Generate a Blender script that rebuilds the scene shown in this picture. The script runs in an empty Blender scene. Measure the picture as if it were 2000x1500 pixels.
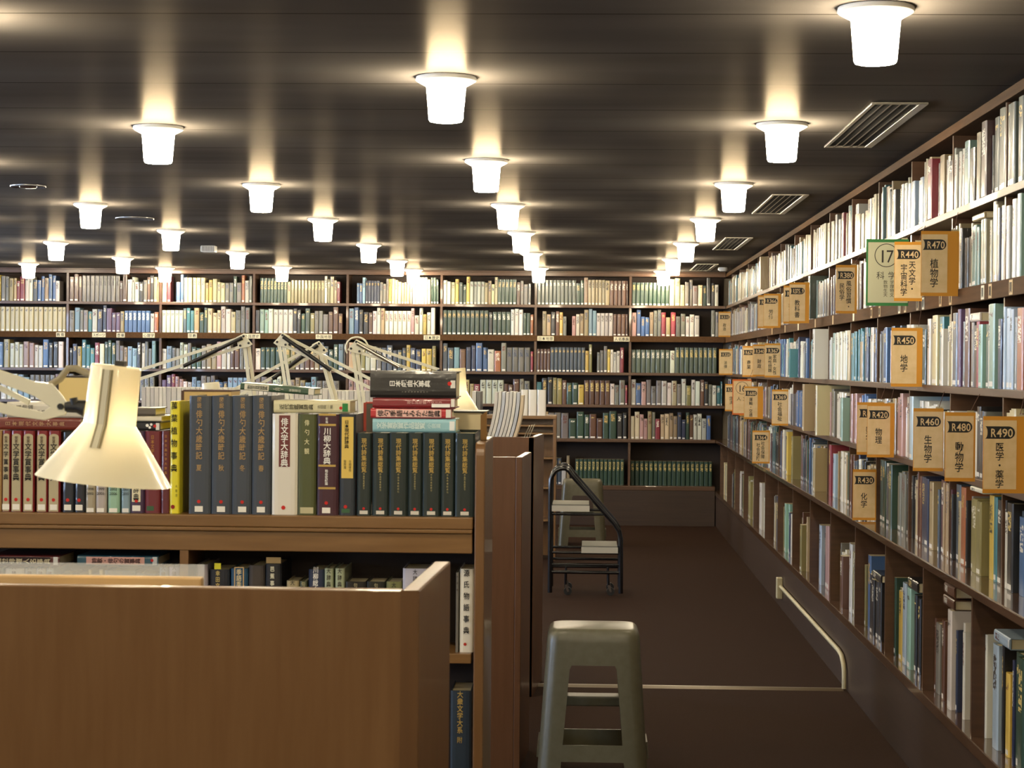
import bpy, bmesh, math, random
from mathutils import Vector, Matrix
random.seed(7)
S = bpy.context.scene
C = S.collection
# ------------------------------------------------------------------ camera, world, light, exposure
EYE = 1.505
F_PX, YAW, PITCH, ROLL = 3800.0, 0.0382, -0.0098, 0.0085
cam = bpy.data.cameras.new('camera'); cam.sensor_width = 36.0; cam.lens = F_PX * 36.0 / 2000.0
cam.clip_start = 0.05; cam.clip_end = 100
cam.dof.use_dof = True; cam.dof.focus_distance = 8.0; cam.dof.aperture_fstop = 18.0
co = bpy.data.objects.new('camera', cam); C.objects.link(co); S.camera = co
fwd = Vector((-math.sin(YAW)*math.cos(PITCH), math.cos(YAW)*math.cos(PITCH), math.sin(PITCH)))
rt = Vector((math.cos(YAW), math.sin(YAW), 0)); up = rt.cross(fwd)
r2 = rt*math.cos(ROLL) + up*math.sin(ROLL); u2 = up*math.cos(ROLL) - rt*math.sin(ROLL)
co.matrix_world = Matrix(((r2.x, u2.x, -fwd.x, 0), (r2.y, u2.y, -fwd.y, 0), (r2.z, u2.z, -fwd.z, EYE), (0, 0, 0, 1)))
w = bpy.data.worlds.new('world'); S.world = w; w.use_nodes = True
w.node_tree.nodes['Background'].inputs[0].default_value = (0.55, 0.68, 1.0, 1); w.node_tree.nodes['Background'].inputs[1].default_value = 0.5
S.view_settings.view_transform = 'Standard'; S.view_settings.look = 'None'; S.view_settings.gamma = 1.0
S.view_settings.use_curve_mapping = False; S.view_settings.exposure = 0.0
S.cycles.max_bounces = 7; S.cycles.diffuse_bounces = 4; S.cycles.glossy_bounces = 4; S.cycles.sample_clamp_indirect = 4.0
S.cycles.use_denoising = True; S.cycles.caustics_reflective = False; S.cycles.caustics_refractive = False
LAMP_L = 108.0          # radiance of the ceiling lamp shades
LAMP_B = 640.0         # ... and of their open lower end, where the bulb shines through
DAY_W = 1000.0           # daylight entering each window of the left wall
WIN = [(-1.0, 2.2), (3.6, 6.8), (8.2, 11.4), (12.8, 16.0)]
for i, (a, b) in enumerate(WIN):
    l = bpy.data.lights.new('window_daylight', 'AREA'); l.shape = 'RECTANGLE'; l.size = b-a; l.size_y = 1.3
    l.color = (0.55, 0.72, 1.0); l.energy = DAY_W
    o = bpy.data.objects.new('window_daylight', l); C.objects.link(o)
    o.location = (-7.35, (a+b)/2, 1.55); o.rotation_euler = (0, -math.pi/2, 0)

# ------------------------------------------------------------------ materials
def lin(h):
    v = [int(h[i:i+2], 16)/255 for i in (0, 2, 4)]
    return tuple(x/12.92 if x <= .04045 else ((x+.055)/1.055)**2.4 for x in v)
MC = {}
def mat(name, hexc, rough=.5, metal=0.0, spec=.5, emit=0.0, coat=0.0):
    k = (name, hexc)
    if k in MC: return MC[k]
    m = bpy.data.materials.new(name); m.use_nodes = True
    b = m.node_tree.nodes['Principled BSDF']; c = lin(hexc)
    b.inputs['Base Color'].default_value = (*c, 1); b.inputs['Roughness'].default_value = rough
    b.inputs['Metallic'].default_value = metal; b.inputs['Specular IOR Level'].default_value = spec
    b.inputs['Coat Weight'].default_value = coat
    if emit:
        b.inputs['Emission Color'].default_value = (*c, 1); b.inputs['Emission Strength'].default_value = emit
    MC[k] = m; return m
def node(m, t, **kw):
    n = m.node_tree.nodes.new(t)
    for k, v in kw.items(): setattr(n, k, v)
    return n
def noise_mat(name, c1, c2, scale, stretch=(1, 1, 1), rough=.4, bump=0.0, detail=4, spec=.5, coat=0.0, lo=.3, hi=.7):
    m = mat(name, c1, rough, spec=spec, coat=coat); L = m.node_tree.links; b = m.node_tree.nodes['Principled BSDF']
    tc = node(m, 'ShaderNodeTexCoord'); mp = node(m, 'ShaderNodeMapping'); mp.inputs['Scale'].default_value = stretch
    n = node(m, 'ShaderNodeTexNoise'); n.inputs['Scale'].default_value = scale; n.inputs['Detail'].default_value = detail
    r = node(m, 'ShaderNodeValToRGB'); r.color_ramp.elements[0].color = (*lin(c1), 1); r.color_ramp.elements[1].color = (*lin(c2), 1)
    r.color_ramp.elements[0].position = lo; r.color_ramp.elements[1].position = hi
    L.new(tc.outputs['Object'], mp.inputs['Vector']); L.new(mp.outputs[0], n.inputs['Vector']); L.new(n.outputs['Fac'], r.inputs[0]); L.new(r.outputs[0], b.inputs['Base Color'])
    if bump:
        bp = node(m, 'ShaderNodeBump'); bp.inputs['Strength'].default_value = bump; bp.inputs['Distance'].default_value = .004
        L.new(n.outputs['Fac'], bp.inputs['Height']); L.new(bp.outputs[0], b.inputs['Normal'])
    return m
M_CARREL = noise_mat('honey_wood_upright_grain', '6d4c2b', '775634', 6, (9, 9, .8), .32, coat=.2)
M_HONEY = noise_mat('honey_wood_level_grain', '72512c', '805e36', 6, (.8, 9, 9), .34, coat=.2)
M_PALE = noise_mat('pale_wood', 'b89767', 'c2a374', 6, (.8, 9, 9), .4)
M_SHELF = noise_mat('brown_shelf_wood', '4a3221', '573d2a', 5, (.7, .7, 12), .33, coat=.25)
M_SHELF_Y = noise_mat('brown_shelf_wood_side', '4a3221', '573d2a', 5, (12, .7, 12), .42, coat=.06, spec=.35)
M_LEDGE = noise_mat('varnished_ledge_wood', '46301f', '533a28', 5, (8, .7, 12), .16, coat=.5)
M_RAIL = noise_mat('dark_rail_wood', '4a3420', '573e28', 5, (12, .7, 12), .75, spec=.08)
M_CARREL_SHADED = noise_mat('reddish_honey_wood_shaded', '5a3a22', '63422a', 6, (9, 9, .8), .34, coat=.15)  # redder copy of the honey wood, dimmer light further back darkened into its colour
M_PLINTH = noise_mat('dark_plinth_wood', '33241a', '3c2b1f', 5, (.7, .7, 12), .4)
M_BACK = mat('dark_back_board', '2a1c13', .7)
M_CARPET = noise_mat('brown_carpet', '27180f', '352216', 260, (1, 1, 1), .95, bump=.5, detail=2, spec=.1)
M_WALL = mat('plain_wall', 'a39a8a', .8)
M_WHITE = mat('cream_enamel', 'dcd6bc', .28, coat=.3)
M_SHADE = mat('translucent_cream_shade', 'dcd6bc', .28, coat=.3)
_n = M_SHADE.node_tree; _t = _n.nodes.new('ShaderNodeBsdfTranslucent'); _t.inputs[0].default_value = (.9, .78, .52, 1); _x = _n.nodes.new('ShaderNodeMixShader'); _x.inputs[0].default_value = .14
_n.links.new(_n.nodes['Principled BSDF'].outputs[0], _x.inputs[1]); _n.links.new(_t.outputs[0], _x.inputs[2]); _n.links.new(_x.outputs[0], _n.nodes['Material Output'].inputs[0])
M_BLACK = mat('black_enamel', '0e0e10', .25, coat=.4)
M_BLACKP = mat('black_plastic', '141312', .45)
M_STOOL = noise_mat('grey_plastic', '58533f', '5f5a47', 40, (1, 1, 1), .35, spec=.5)
M_CHROME = mat('bright_metal', 'c8c8c8', .2, metal=1.0)
M_ALU = mat('aluminium', 'b9b4a8', .32, metal=1.0)
M_DARK = mat('dark_void', '0c0b0a', .9)
M_PAPER = mat('page_paper', 'd8cba8', .8, spec=.2)
M_FLANGE = mat('white_lamp_rim', 'f4f0e6', .4)
M_CARD = mat('orange_card', 'c98a2c', .6, spec=.3)
M_SHEET = noise_mat('sign_paper', 'd2b482', 'dcc092', 30, (1, 1, 1), .7, spec=.2)
M_INK = mat('black_ink', '17140f', .6)
M_GREENC = mat('green_card', '2f6a38', .6, spec=.3)
M_REDC = mat('red_orange_card', 'c8672a', .6, spec=.3)
M_CREAMTUBE = mat('cream_plastic', 'b0a583', .45)
M_STRIP = mat('dull_brass', '5c4c34', .4, metal=.5)
M_LAMP = bpy.data.materials.new('lit_lamp_glass'); M_LAMP.use_nodes = True
_b = M_LAMP.node_tree.nodes['Principled BSDF']; _b.inputs['Base Color'].default_value = (.9, .88, .8, 1)
_b.inputs['Emission Color'].default_value = (1.0, .85, .60, 1); _b.inputs['Emission Strength'].default_value = LAMP_L
M_LAMPB = bpy.data.materials.new('lit_lamp_glass_bottom'); M_LAMPB.use_nodes = True
_b = M_LAMPB.node_tree.nodes['Principled BSDF']; _b.inputs['Emission Color'].default_value = (1.0, .85, .60, 1); _b.inputs['Emission Strength'].default_value = LAMP_B
M_BULB = bpy.data.materials.new('lit_bulb'); M_BULB.use_nodes = True
_b = M_BULB.node_tree.nodes['Principled BSDF']; _b.inputs['Emission Color'].default_value = (1.0, .82, .55, 1); _b.inputs['Emission Strength'].default_value = 20
M_ACRYL = bpy.data.materials.new('clear_acrylic'); M_ACRYL.use_nodes = True
nt = M_ACRYL.node_tree; _b = nt.nodes['Principled BSDF']; _b.inputs['Base Color'].default_value = (.75, .8, .82, 1); _b.inputs['Roughness'].default_value = .12
_t = nt.nodes.new('ShaderNodeBsdfTransparent'); _x = nt.nodes.new('ShaderNodeMixShader'); _x.inputs[0].default_value = .3
nt.links.new(_t.outputs[0], _x.inputs[1]); nt.links.new(_b.outputs[0], _x.inputs[2]); nt.links.new(_x.outputs[0], nt.nodes['Material Output'].inputs[0])

def ceiling_mat():
    m = mat('brushed_ceiling_panels', '4b443d', .24, metal=0.0, spec=.6)
    L = m.node_tree.links; b = m.node_tree.nodes['Principled BSDF']
    tc = node(m, 'ShaderNodeTexCoord')
    mp = node(m, 'ShaderNodeMapping'); mp.inputs['Scale'].default_value = (.05, 34, 1)
    n = node(m, 'ShaderNodeTexNoise'); n.inputs['Scale'].default_value = 1; n.inputs['Detail'].default_value = 5
    mp2 = node(m, 'ShaderNodeMapping'); mp2.inputs['Scale'].default_value = (.3, 1.2, 1)
    n2 = node(m, 'ShaderNodeTexNoise'); n2.inputs['Scale'].default_value = 1.5; n2.inputs['Detail'].default_value = 3
    sx = node(m, 'ShaderNodeSeparateXYZ'); L.new(tc.outputs['Object'], sx.inputs[0])
    mu = node(m, 'ShaderNodeMath', operation='MULTIPLY'); mu.inputs[1].default_value = 1/.62
    fr = node(m, 'ShaderNodeMath', operation='FRACT'); lt = node(m, 'ShaderNodeMath', operation='LESS_THAN'); lt.inputs[1].default_value = .02
    L.new(sx.outputs['Y'], mu.inputs[0]); L.new(mu.outputs[0], fr.inputs[0]); L.new(fr.outputs[0], lt.inputs[0])
    L.new(tc.outputs['Object'], mp.inputs[0]); L.new(mp.outputs[0], n.inputs['Vector'])
    L.new(tc.outputs['Object'], mp2.inputs[0]); L.new(mp2.outputs[0], n2.inputs['Vector'])
    r = node(m, 'ShaderNodeValToRGB'); r.color_ramp.elements[0].color = (*lin('58534f'), 1); r.color_ramp.elements[1].color = (*lin('69645f'), 1)
    r.color_ramp.elements[0].position = .35; r.color_ramp.elements[1].position = .7
    L.new(n2.outputs['Fac'], r.inputs[0])
    mx = node(m, 'ShaderNodeMix', data_type='RGBA'); mx.inputs[7].default_value = (*lin('3d3833'), 1)
    L.new(lt.outputs[0], mx.inputs[0]); L.new(r.outputs[0], mx.inputs[6]); L.new(mx.outputs[2], b.inputs['Base Color'])
    bp = node(m, 'ShaderNodeBump'); bp.inputs['Strength'].default_value = .1; bp.inputs['Distance'].default_value = .004
    L.new(n.outputs['Fac'], bp.inputs['Height'])
    df = node(m, 'ShaderNodeBsdfDiffuse'); gl = node(m, 'ShaderNodeBsdfGlossy'); gl.inputs['Color'].default_value = (1, .86, .68, 1); gl.inputs['Roughness'].default_value = .27
    ms = node(m, 'ShaderNodeMixShader'); ms.inputs[0].default_value = .03
    L.new(mx.outputs[2], df.inputs['Color']); L.new(bp.outputs[0], gl.inputs['Normal']); L.new(df.outputs[0], ms.inputs[1]); L.new(gl.outputs[0], ms.inputs[2])
    L.new(ms.outputs[0], m.node_tree.nodes['Material Output'].inputs[0])
    return m
M_CEIL = ceiling_mat()

def book_mat():
    """Cover cloth coloured per book; unreadable title marks run down the spine; clear library film wrinkles the gloss."""
    m = bpy.data.materials.new('book_cover'); m.use_nodes = True
    nt = m.node_tree; L = nt.links; b = nt.nodes['Principled BSDF']
    ac = node(m, 'ShaderNodeAttribute', attribute_name='col'); ai = node(m, 'ShaderNodeAttribute', attribute_name='ink')
    uv = node(m, 'ShaderNodeUVMap', uv_map='UVMap'); sx = node(m, 'ShaderNodeSeparateXYZ'); L.new(uv.outputs[0], sx.inputs[0])
    def mth(op, a, bb=None):
        n = node(m, 'ShaderNodeMath', operation=op)
        for i, v in enumerate((a, bb)):
            if v is None: continue
            if isinstance(v, (int, float)): n.inputs[i].default_value = v
            else: L.new(v, n.inputs[i])
        return n.outputs[0]
    U, V, A = sx.outputs['X'], sx.outputs['Y'], ai.outputs['Alpha']
    mp = node(m, 'ShaderNodeMapping'); mp.inputs['Scale'].default_value = (4.2, 34, 1)
    cb = node(m, 'ShaderNodeCombineXYZ'); L.new(U, cb.inputs[0]); L.new(V, cb.inputs[1]); L.new(mth('MULTIPLY', A, 91.0), cb.inputs[2])
    L.new(cb.outputs[0], mp.inputs[0])
    ns = node(m, 'ShaderNodeTexNoise'); ns.inputs['Scale'].default_value = 1.0; ns.inputs['Detail'].default_value = 1.0; L.new(mp.outputs[0], ns.inputs['Vector'])
    inu = mth('MULTIPLY', mth('GREATER_THAN', U, .22), mth('LESS_THAN', U, .78))
    inv = mth('MULTIPLY', mth('GREATER_THAN', V, mth('MULTIPLY_ADD', A, .42)), mth('LESS_THAN', V, .9))
    gap = mth('GREATER_THAN', mth('FRACT', mth('MULTIPLY', V, mth('MULTIPLY_ADD', A, 9.0))), .16)
    ink = mth('MULTIPLY', mth('MULTIPLY', inu, inv), mth('MULTIPLY', mth('GREATER_THAN', ns.outputs['Fac'], .485), mth('GREATER_THAN', A, .02)))
    lab = mth('MULTIPLY', mth('MULTIPLY', mth('GREATER_THAN', U, .16), mth('LESS_THAN', U, .84)), mth('MULTIPLY', mth('GREATER_THAN', V, .025), mth('LESS_THAN', V, .085)))
    lab = mth('MULTIPLY', lab, mth('GREATER_THAN', A, .35))
    m1 = node(m, 'ShaderNodeMix', data_type='RGBA'); L.new(ink, m1.inputs[0]); L.new(ac.outputs['Color'], m1.inputs[6]); L.new(ai.outputs['Color'], m1.inputs[7])
    m2 = node(m, 'ShaderNodeMix', data_type='RGBA'); L.new(lab, m2.inputs[0]); L.new(m1.outputs[2], m2.inputs[6]); m2.inputs[7].default_value = (.7, .67, .6, 1)
    L.new(m2.outputs[2], b.inputs['Base Color']); b.inputs['Roughness'].default_value = .42; b.inputs['Coat Weight'].default_value = .55; b.inputs['Coat Roughness'].default_value = .12
    tc = node(m, 'ShaderNodeTexCoord'); mp3 = node(m, 'ShaderNodeMapping'); mp3.inputs['Scale'].default_value = (75, 75, 22)
    n3 = node(m, 'ShaderNodeTexNoise'); n3.inputs['Scale'].default_value = 1.0; n3.inputs['Detail'].default_value = 3
    L.new(tc.outputs['Object'], mp3.inputs[0]); L.new(mp3.outputs[0], n3.inputs['Vector'])
    bp = node(m, 'ShaderNodeBump'); bp.inputs['Strength'].default_value = .55; bp.inputs['Distance'].default_value = .004
    L.new(n3.outputs['Fac'], bp.inputs['Height']); L.new(bp.outputs[0], b.inputs['Coat Normal'])
    return m
M_BOOK = book_mat()

# ------------------------------------------------------------------ mesh helpers
class MB:
    def __init__(s, org=(0, 0, 0)): s.v = []; s.f = []; s.o = Vector(org); s.sm = []
    def add(s, vs, fs, smooth=False):
        n = len(s.v); s.v += [Vector(p)-s.o for p in vs]; s.f += [[i+n for i in f] for f in fs]; s.sm += [smooth]*len(fs)
    def box(s, x0, y0, z0, x1, y1, z1):
        s.add([(x0, y0, z0), (x1, y0, z0), (x1, y1, z0), (x0, y1, z0), (x0, y0, z1), (x1, y0, z1), (x1, y1, z1), (x0, y1, z1)],
              [(0, 3, 2, 1), (4, 5, 6, 7), (0, 1, 5, 4), (1, 2, 6, 5), (2, 3, 7, 6), (3, 0, 4, 7)])
    def prism(s, pts, d, cap=True):
        """polygon pts (3-D, in order) pushed along vector d"""
        d = Vector(d); n = len(pts); a = [Vector(p) for p in pts]
        s.add(a+[p+d for p in a], [tuple(range(n))[::-1], tuple(range(n, 2*n))]+[(i, (i+1) % n, n+(i+1) % n, n+i) for i in range(n)])
    def tube(s, pts, r, seg=10, cap=True):
        pts = [Vector(p) for p in pts]; rings = []; ref = None
        for i, p in enumerate(pts):
            t = ((pts[i]-pts[i-1]).normalized() if i else Vector()) + ((pts[i+1]-pts[i]).normalized() if i < len(pts)-1 else Vector())
            t.normalize()
            if ref is None: ref = t.orthogonal().normalized()
            ref = (ref - t*ref.dot(t)).normalized(); bi = t.cross(ref); rr = r[i] if isinstance(r, (list, tuple)) else r
            rings.append([p+ref*rr*math.cos(2*math.pi*k/seg)+bi*rr*math.sin(2*math.pi*k/seg) for k in range(seg)])
        vs = [q for g in rings for q in g]; fs = []
        for i in range(len(rings)-1):
            for k in range(seg):
                a = i*seg+k; b = i*seg+(k+1) % seg; fs.append((a, b, b+seg, a+seg))
        s.add(vs, fs, True)
        if cap: s.add(rings[0], [tuple(range(seg))[::-1]]); s.add(rings[-1], [tuple(range(seg))])
    def lathe(s, prof, cx, cy, seg=24, cap0=True, cap1=True):
        vs = [(cx+r*math.cos(2*math.pi*k/seg), cy+r*math.sin(2*math.pi*k/seg), z) for r, z in prof for k in range(seg)]; fs = []
        for i in range(len(prof)-1):
            for k in range(seg):
                a = i*seg+k; b = i*seg+(k+1) % seg; fs.append((a, b, b+seg, a+seg))
        s.add(vs, fs, True); n = len(prof)
        if cap0: s.add(vs[:seg], [tuple(range(seg))[::-1]])
        if cap1: s.add(vs[(n-1)*seg:], [tuple(range(seg))])
    def bar(s, a, b, w, d):
        """flat bar from a to b in an XZ plane, w wide in the plane, d deep along Y"""
        a = Vector(a); b = Vector(b); t = (b-a).normalized(); n = Vector((-t.z, 0, t.x))*w/2; y = Vector((0, d/2, 0))
        s.prism([a+n-y, b+n-y, b-n-y, a-n-y], (0, d, 0))
    def build(s, name, m, parent=None, bevel=0.0, loc=None):
        me = bpy.data.meshes.new(name); me.from_pydata(s.v, [], s.f); me.update()
        bm = bmesh.new(); bm.from_mesh(me); bmesh.ops.recalc_face_normals(bm, faces=bm.faces); bm.to_mesh(me); bm.free()
        me.materials.append(m)
        me.polygons.foreach_set('use_smooth', s.sm)
        o = bpy.data.objects.new(name, me); C.objects.link(o)
        if parent is not None: o.parent = parent
        else: o.location = s.o if loc is None else loc
        if bevel:
            bv = o.modifiers.new('bevel', 'BEVEL'); bv.width = bevel; bv.segments = 2; bv.limit_method = 'ANGLE'
        return o
def tag(o, label, cat, group=None, kind=None):
    o['label'] = label; o['category'] = cat
    if group: o['group'] = group
    if kind: o['kind'] = kind
    return o
def root(name, loc, label, cat, group=None):
    o = bpy.data.objects.new(name, None); C.objects.link(o); o.location = loc; o.empty_display_size = .05
    return tag(o, label, cat, group)
def struct(o): o['kind'] = 'structure'; return o

# glyphs of the built-in font, cached as flat meshes
_fc = bpy.data.curves.new('glyph', 'FONT'); _fc.resolution_u = 2; _fo = bpy.data.objects.new('glyph', _fc); C.objects.link(_fo); GL = {}
def glyph(ch, bold):
    k = (ch, bold)
    if k not in GL:
        _fc.body = ch; _fc.offset = .012 if bold else 0.0
        bpy.context.view_layer.update(); dg = bpy.context.evaluated_depsgraph_get()
        me = bpy.data.meshes.new_from_object(_fo.evaluated_get(dg))
        vs = [(v.co.x, v.co.y) for v in me.vertices]; fs = [tuple(p.vertices) for p in me.polygons]
        bpy.data.meshes.remove(me)
        xs = [p[0] for p in vs] or [0]
        GL[k] = (vs, fs, min(xs), max(xs))
    return GL[k]
class Ink:
    """lettering laid in the local XZ plane of a thing, facing -Y"""
    def __init__(s): s.v = []; s.f = []
    def put(s, ch, cx, cz, w, h, bold, y, mirror=False):
        vs, fs, a, b = glyph(ch, bold); n = len(s.v); mid = (a+b)/2
        s.v += [(cx+(p[0]-mid)*w, y, cz+(p[1]-.37)*h) for p in vs]; s.f += [tuple(i+n for i in f) for f in fs]
    def vert(s, t, cx, ztop, w, step, bold, y):
        for i, ch in enumerate(t): s.put(ch, cx, ztop-step*(i+.5), w, min(step*1.02, w*1.22), bold, y)
    def horiz(s, t, cx, cz, width, h, bold, y):
        adv = width/len(t)
        for i, ch in enumerate(t):
            _, _, a, b = glyph(ch, bold); s.put(ch, cx-width/2+adv*(i+.5), cz, min(h*1.35, adv*.92/max(b-a, .3)), h*1.35, bold, y)
    def build(s, name, m, parent):
        if not s.v: return
        me = bpy.data.meshes.new(name); me.from_pydata(s.v, [], s.f); me.materials.append(m)
        o = bpy.data.objects.new(name, me); C.objects.link(o); o.parent = parent; return o
def pmat(h): return mat('print_'+h, h, .55, spec=.3)
def plate(name, x0, z0, x1, z1, y, m, parent, arch=False, th=.0004):
    b = MB()
    if arch:
        r = (x1-x0)/2; cx = (x0+x1)/2; pts = [(x0, y, z0), (x1, y, z0)]+[(cx+r*math.cos(a), y, z1-r*.6+r*.6*math.sin(a)) for a in [i*math.pi/8 for i in range(9)]]
    else: pts = [(x0, y, z0), (x1, y, z0), (x1, y, z1), (x0, y, z1)]
    b.prism(pts, (0, th, 0)); return b.build(name, m, parent)
def disc(name, cx, cz, r, y, m, parent, th=.0004):
    b = MB(); b.prism([(cx+r*math.cos(i*math.pi/8), y, cz+r*math.sin(i*math.pi/8)) for i in range(16)], (0, th, 0)); return b.build(name, m, parent)

# ------------------------------------------------------------------ books
WORD = {'W': 'white', 'C': 'cream', 'E': 'beige', 'S': 'grey', 'K': 'black', 'G': 'dark green', 'g': 'grey-green', 'B': 'blue', 'N': 'navy', 'R': 'crimson', 'M': 'maroon', 'P': 'plum', 'T': 'teal',
        'Y': 'yellow', 'L': 'light blue', 'l': 'pale blue', 'O': 'brown', 'D': 'slate', 'I': 'pink', 'A': 'olive', 'F': 'rust orange', 'c': 'mint'}
HEX = {'W': 'cbc7ba', 'C': 'c2b48c', 'E': 'a08b64', 'S': '736f66', 'K': '1c1a19', 'G': '24402f', 'g': '4f5a4d', 'B': '3d5f8c', 'N': '232c48', 'R': '852634', 'M': '4a1a20', 'P': '634668', 'T': '35727a',
       'Y': 'c2a648', 'L': '7596a8', 'l': '9eb0bf', 'O': '5d3b27', 'D': '424d57', 'I': 'b08a86', 'A': '7d7547', 'F': 'a05e35', 'c': '87a99a'}
DARK = set('KGgBNRMPTODAF')
def jitter(c, a=.14):
    k = 1+random.uniform(-a, a)
    return tuple(min(.9, max(0, x*k*(1+random.uniform(-a, a)*.3))) for x in c)
def ink_for(code):
    if code in DARK: return lin(random.choice(['cdb36a', 'd8d2c0', 'b99a55', 'd8d2c0']))
    return lin(random.choice(['2b2722', '3a332c', '5b2a22', '2c3550']))
CROSS = [(0, .0045), (.1, .0012), (.25, 0), (.75, 0), (.9, .0012), (1, .0045)]
def cover_faces(t, h, d, shell):
    """verts, faces, spine flags (u0,u1) of a book cover; spine towards -Y"""
    o = [(0, d)]+[(u*t, y) for u, y in CROSS]+[(t, d)]; n = len(o); vs = [(x, y, 0) for x, y in o]+[(x, y, h) for x, y in o]; fs = []; sp = []
    for i in range(n-1):
        fs.append((i, i+1, n+i+1, n+i)); sp.append((o[i][0]/t, o[i+1][0]/t) if 1 <= i <= n-3 else None)
    if shell:
        wl = min(.0025, t*.18); q = [(wl, d), (wl, .006), (t-wl, .006), (t-wl, d)]; k = len(vs)
        vs += [(x, y, 0) for x, y in q]+[(x, y, h) for x, y in q]
        for i in range(3): fs.append((k+i+1, k+i, k+4+i, k+5+i)); sp.append(None)
        fs.append(tuple(range(n, 2*n))+tuple(k+4+i for i in (3, 2, 1, 0))); sp.append(None)
        fs.append(tuple(range(n-1, -1, -1))+tuple(k+i for i in (0, 1, 2, 3))); sp.append(None)
        fs.append((0, n, k+4, k)); sp.append(None); fs.append((n-1, k+3, k+7, 2*n-1)); sp.append(None)
    else:
        fs.append(tuple(range(n, 2*n))); sp.append('top'); fs.append((n-1, 0, n, 2*n-1)); sp.append('top')
    return vs, fs, sp
PAGE = lin('cfc09a')
def book_mesh(name, items):
    """items: list of (vs, fs, sp, h, col, ink, alpha, top)"""
    V = []; Fc = []; uv = []; cc = []; ic = []
    for vs, fs, sp, h, col, ink, al, tf in items:
        n = len(V); V += [tf @ Vector(v) for v in vs] if tf is not None else vs
        for f, s_ in zip(fs, sp):
            Fc.append([i+n for i in f])
            for i in f:
                if isinstance(s_, tuple):
                    z = vs[i][2]/h; x = s_[0] if (i == f[0] or i == f[3]) else s_[1]; uv += [x, z]; cc += [*col, 1]; ic += [*ink, al]
                else:
                    uv += [-1, -1]; cc += [*(PAGE if s_ == 'top' else col), 1]; ic += [*ink, 0]
    me = bpy.data.meshes.new(name); me.from_pydata(V, [], Fc)
    u = me.uv_layers.new(name='UVMap'); u.data.foreach_set('uv', uv)
    a = me.color_attributes.new('col', 'FLOAT_COLOR', 'CORNER'); a.data.foreach_set('color', cc)
    a = me.color_attributes.new('ink', 'FLOAT_COLOR', 'CORNER'); a.data.foreach_set('color', ic)
    me.materials.append(M_BOOK); me.update(); return me
def make_book(t, h, d, col, ink, alpha, loc, rot, label, group, pages=True, cat='book'):
    vs, fs, sp = cover_faces(t, h, d, True)
    o = bpy.data.objects.new('book', book_mesh('book', [(vs, fs, sp, h, col, ink, alpha, None)])); C.objects.link(o)
    o.location = loc; o.rotation_euler = rot; tag(o, label, cat, group)
    if pages:
        b = MB(); wl = min(.0027, t*.19); b.box(wl, .008, .004, t-wl, d-.003, h-.004); b.build('page_block', M_PAPER, o)
    return o
def decorate(o, dec):
    inks = {}
    for i_, q in enumerate(dec):
        ly = -.0006-.0001*i_
        if q[0] in 'pa':
            nm = 'title_panel' if (q[4]-q[2] > .03 and q[3]-q[1] > .008) else ('gold_band' if q[5] == 'b8994f' else 'call_label')
            plate(nm, *q[1:5], ly, pmat(q[5]), o, q[0] == 'a')
        elif q[0] == 'd': disc('dot_sticker', q[1], q[2], q[3], ly-.0004, pmat(q[4]), o)
        else:
            k = inks.setdefault(q[6], Ink())
            if q[0] == 'v': k.vert(q[1], q[2], q[3], q[4], q[5], q[7], -.0022)
            else: k.horiz(q[1], q[2], q[3], q[4], q[5], 0, -.0022)
    for h, k in inks.items(): k.build('title_lettering', pmat(h), o)
STUFF = []
def stuff_book(t, h, d, code, tf, alpha=None, col=None, ink=None):
    vs, fs, sp = cover_faces(t, h, d, False)
    STUFF.append((vs, fs, sp, h, col or jitter(lin(HEX[code])), ink or ink_for(code), random.uniform(.05, 1) if alpha is None else alpha, tf))
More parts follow.
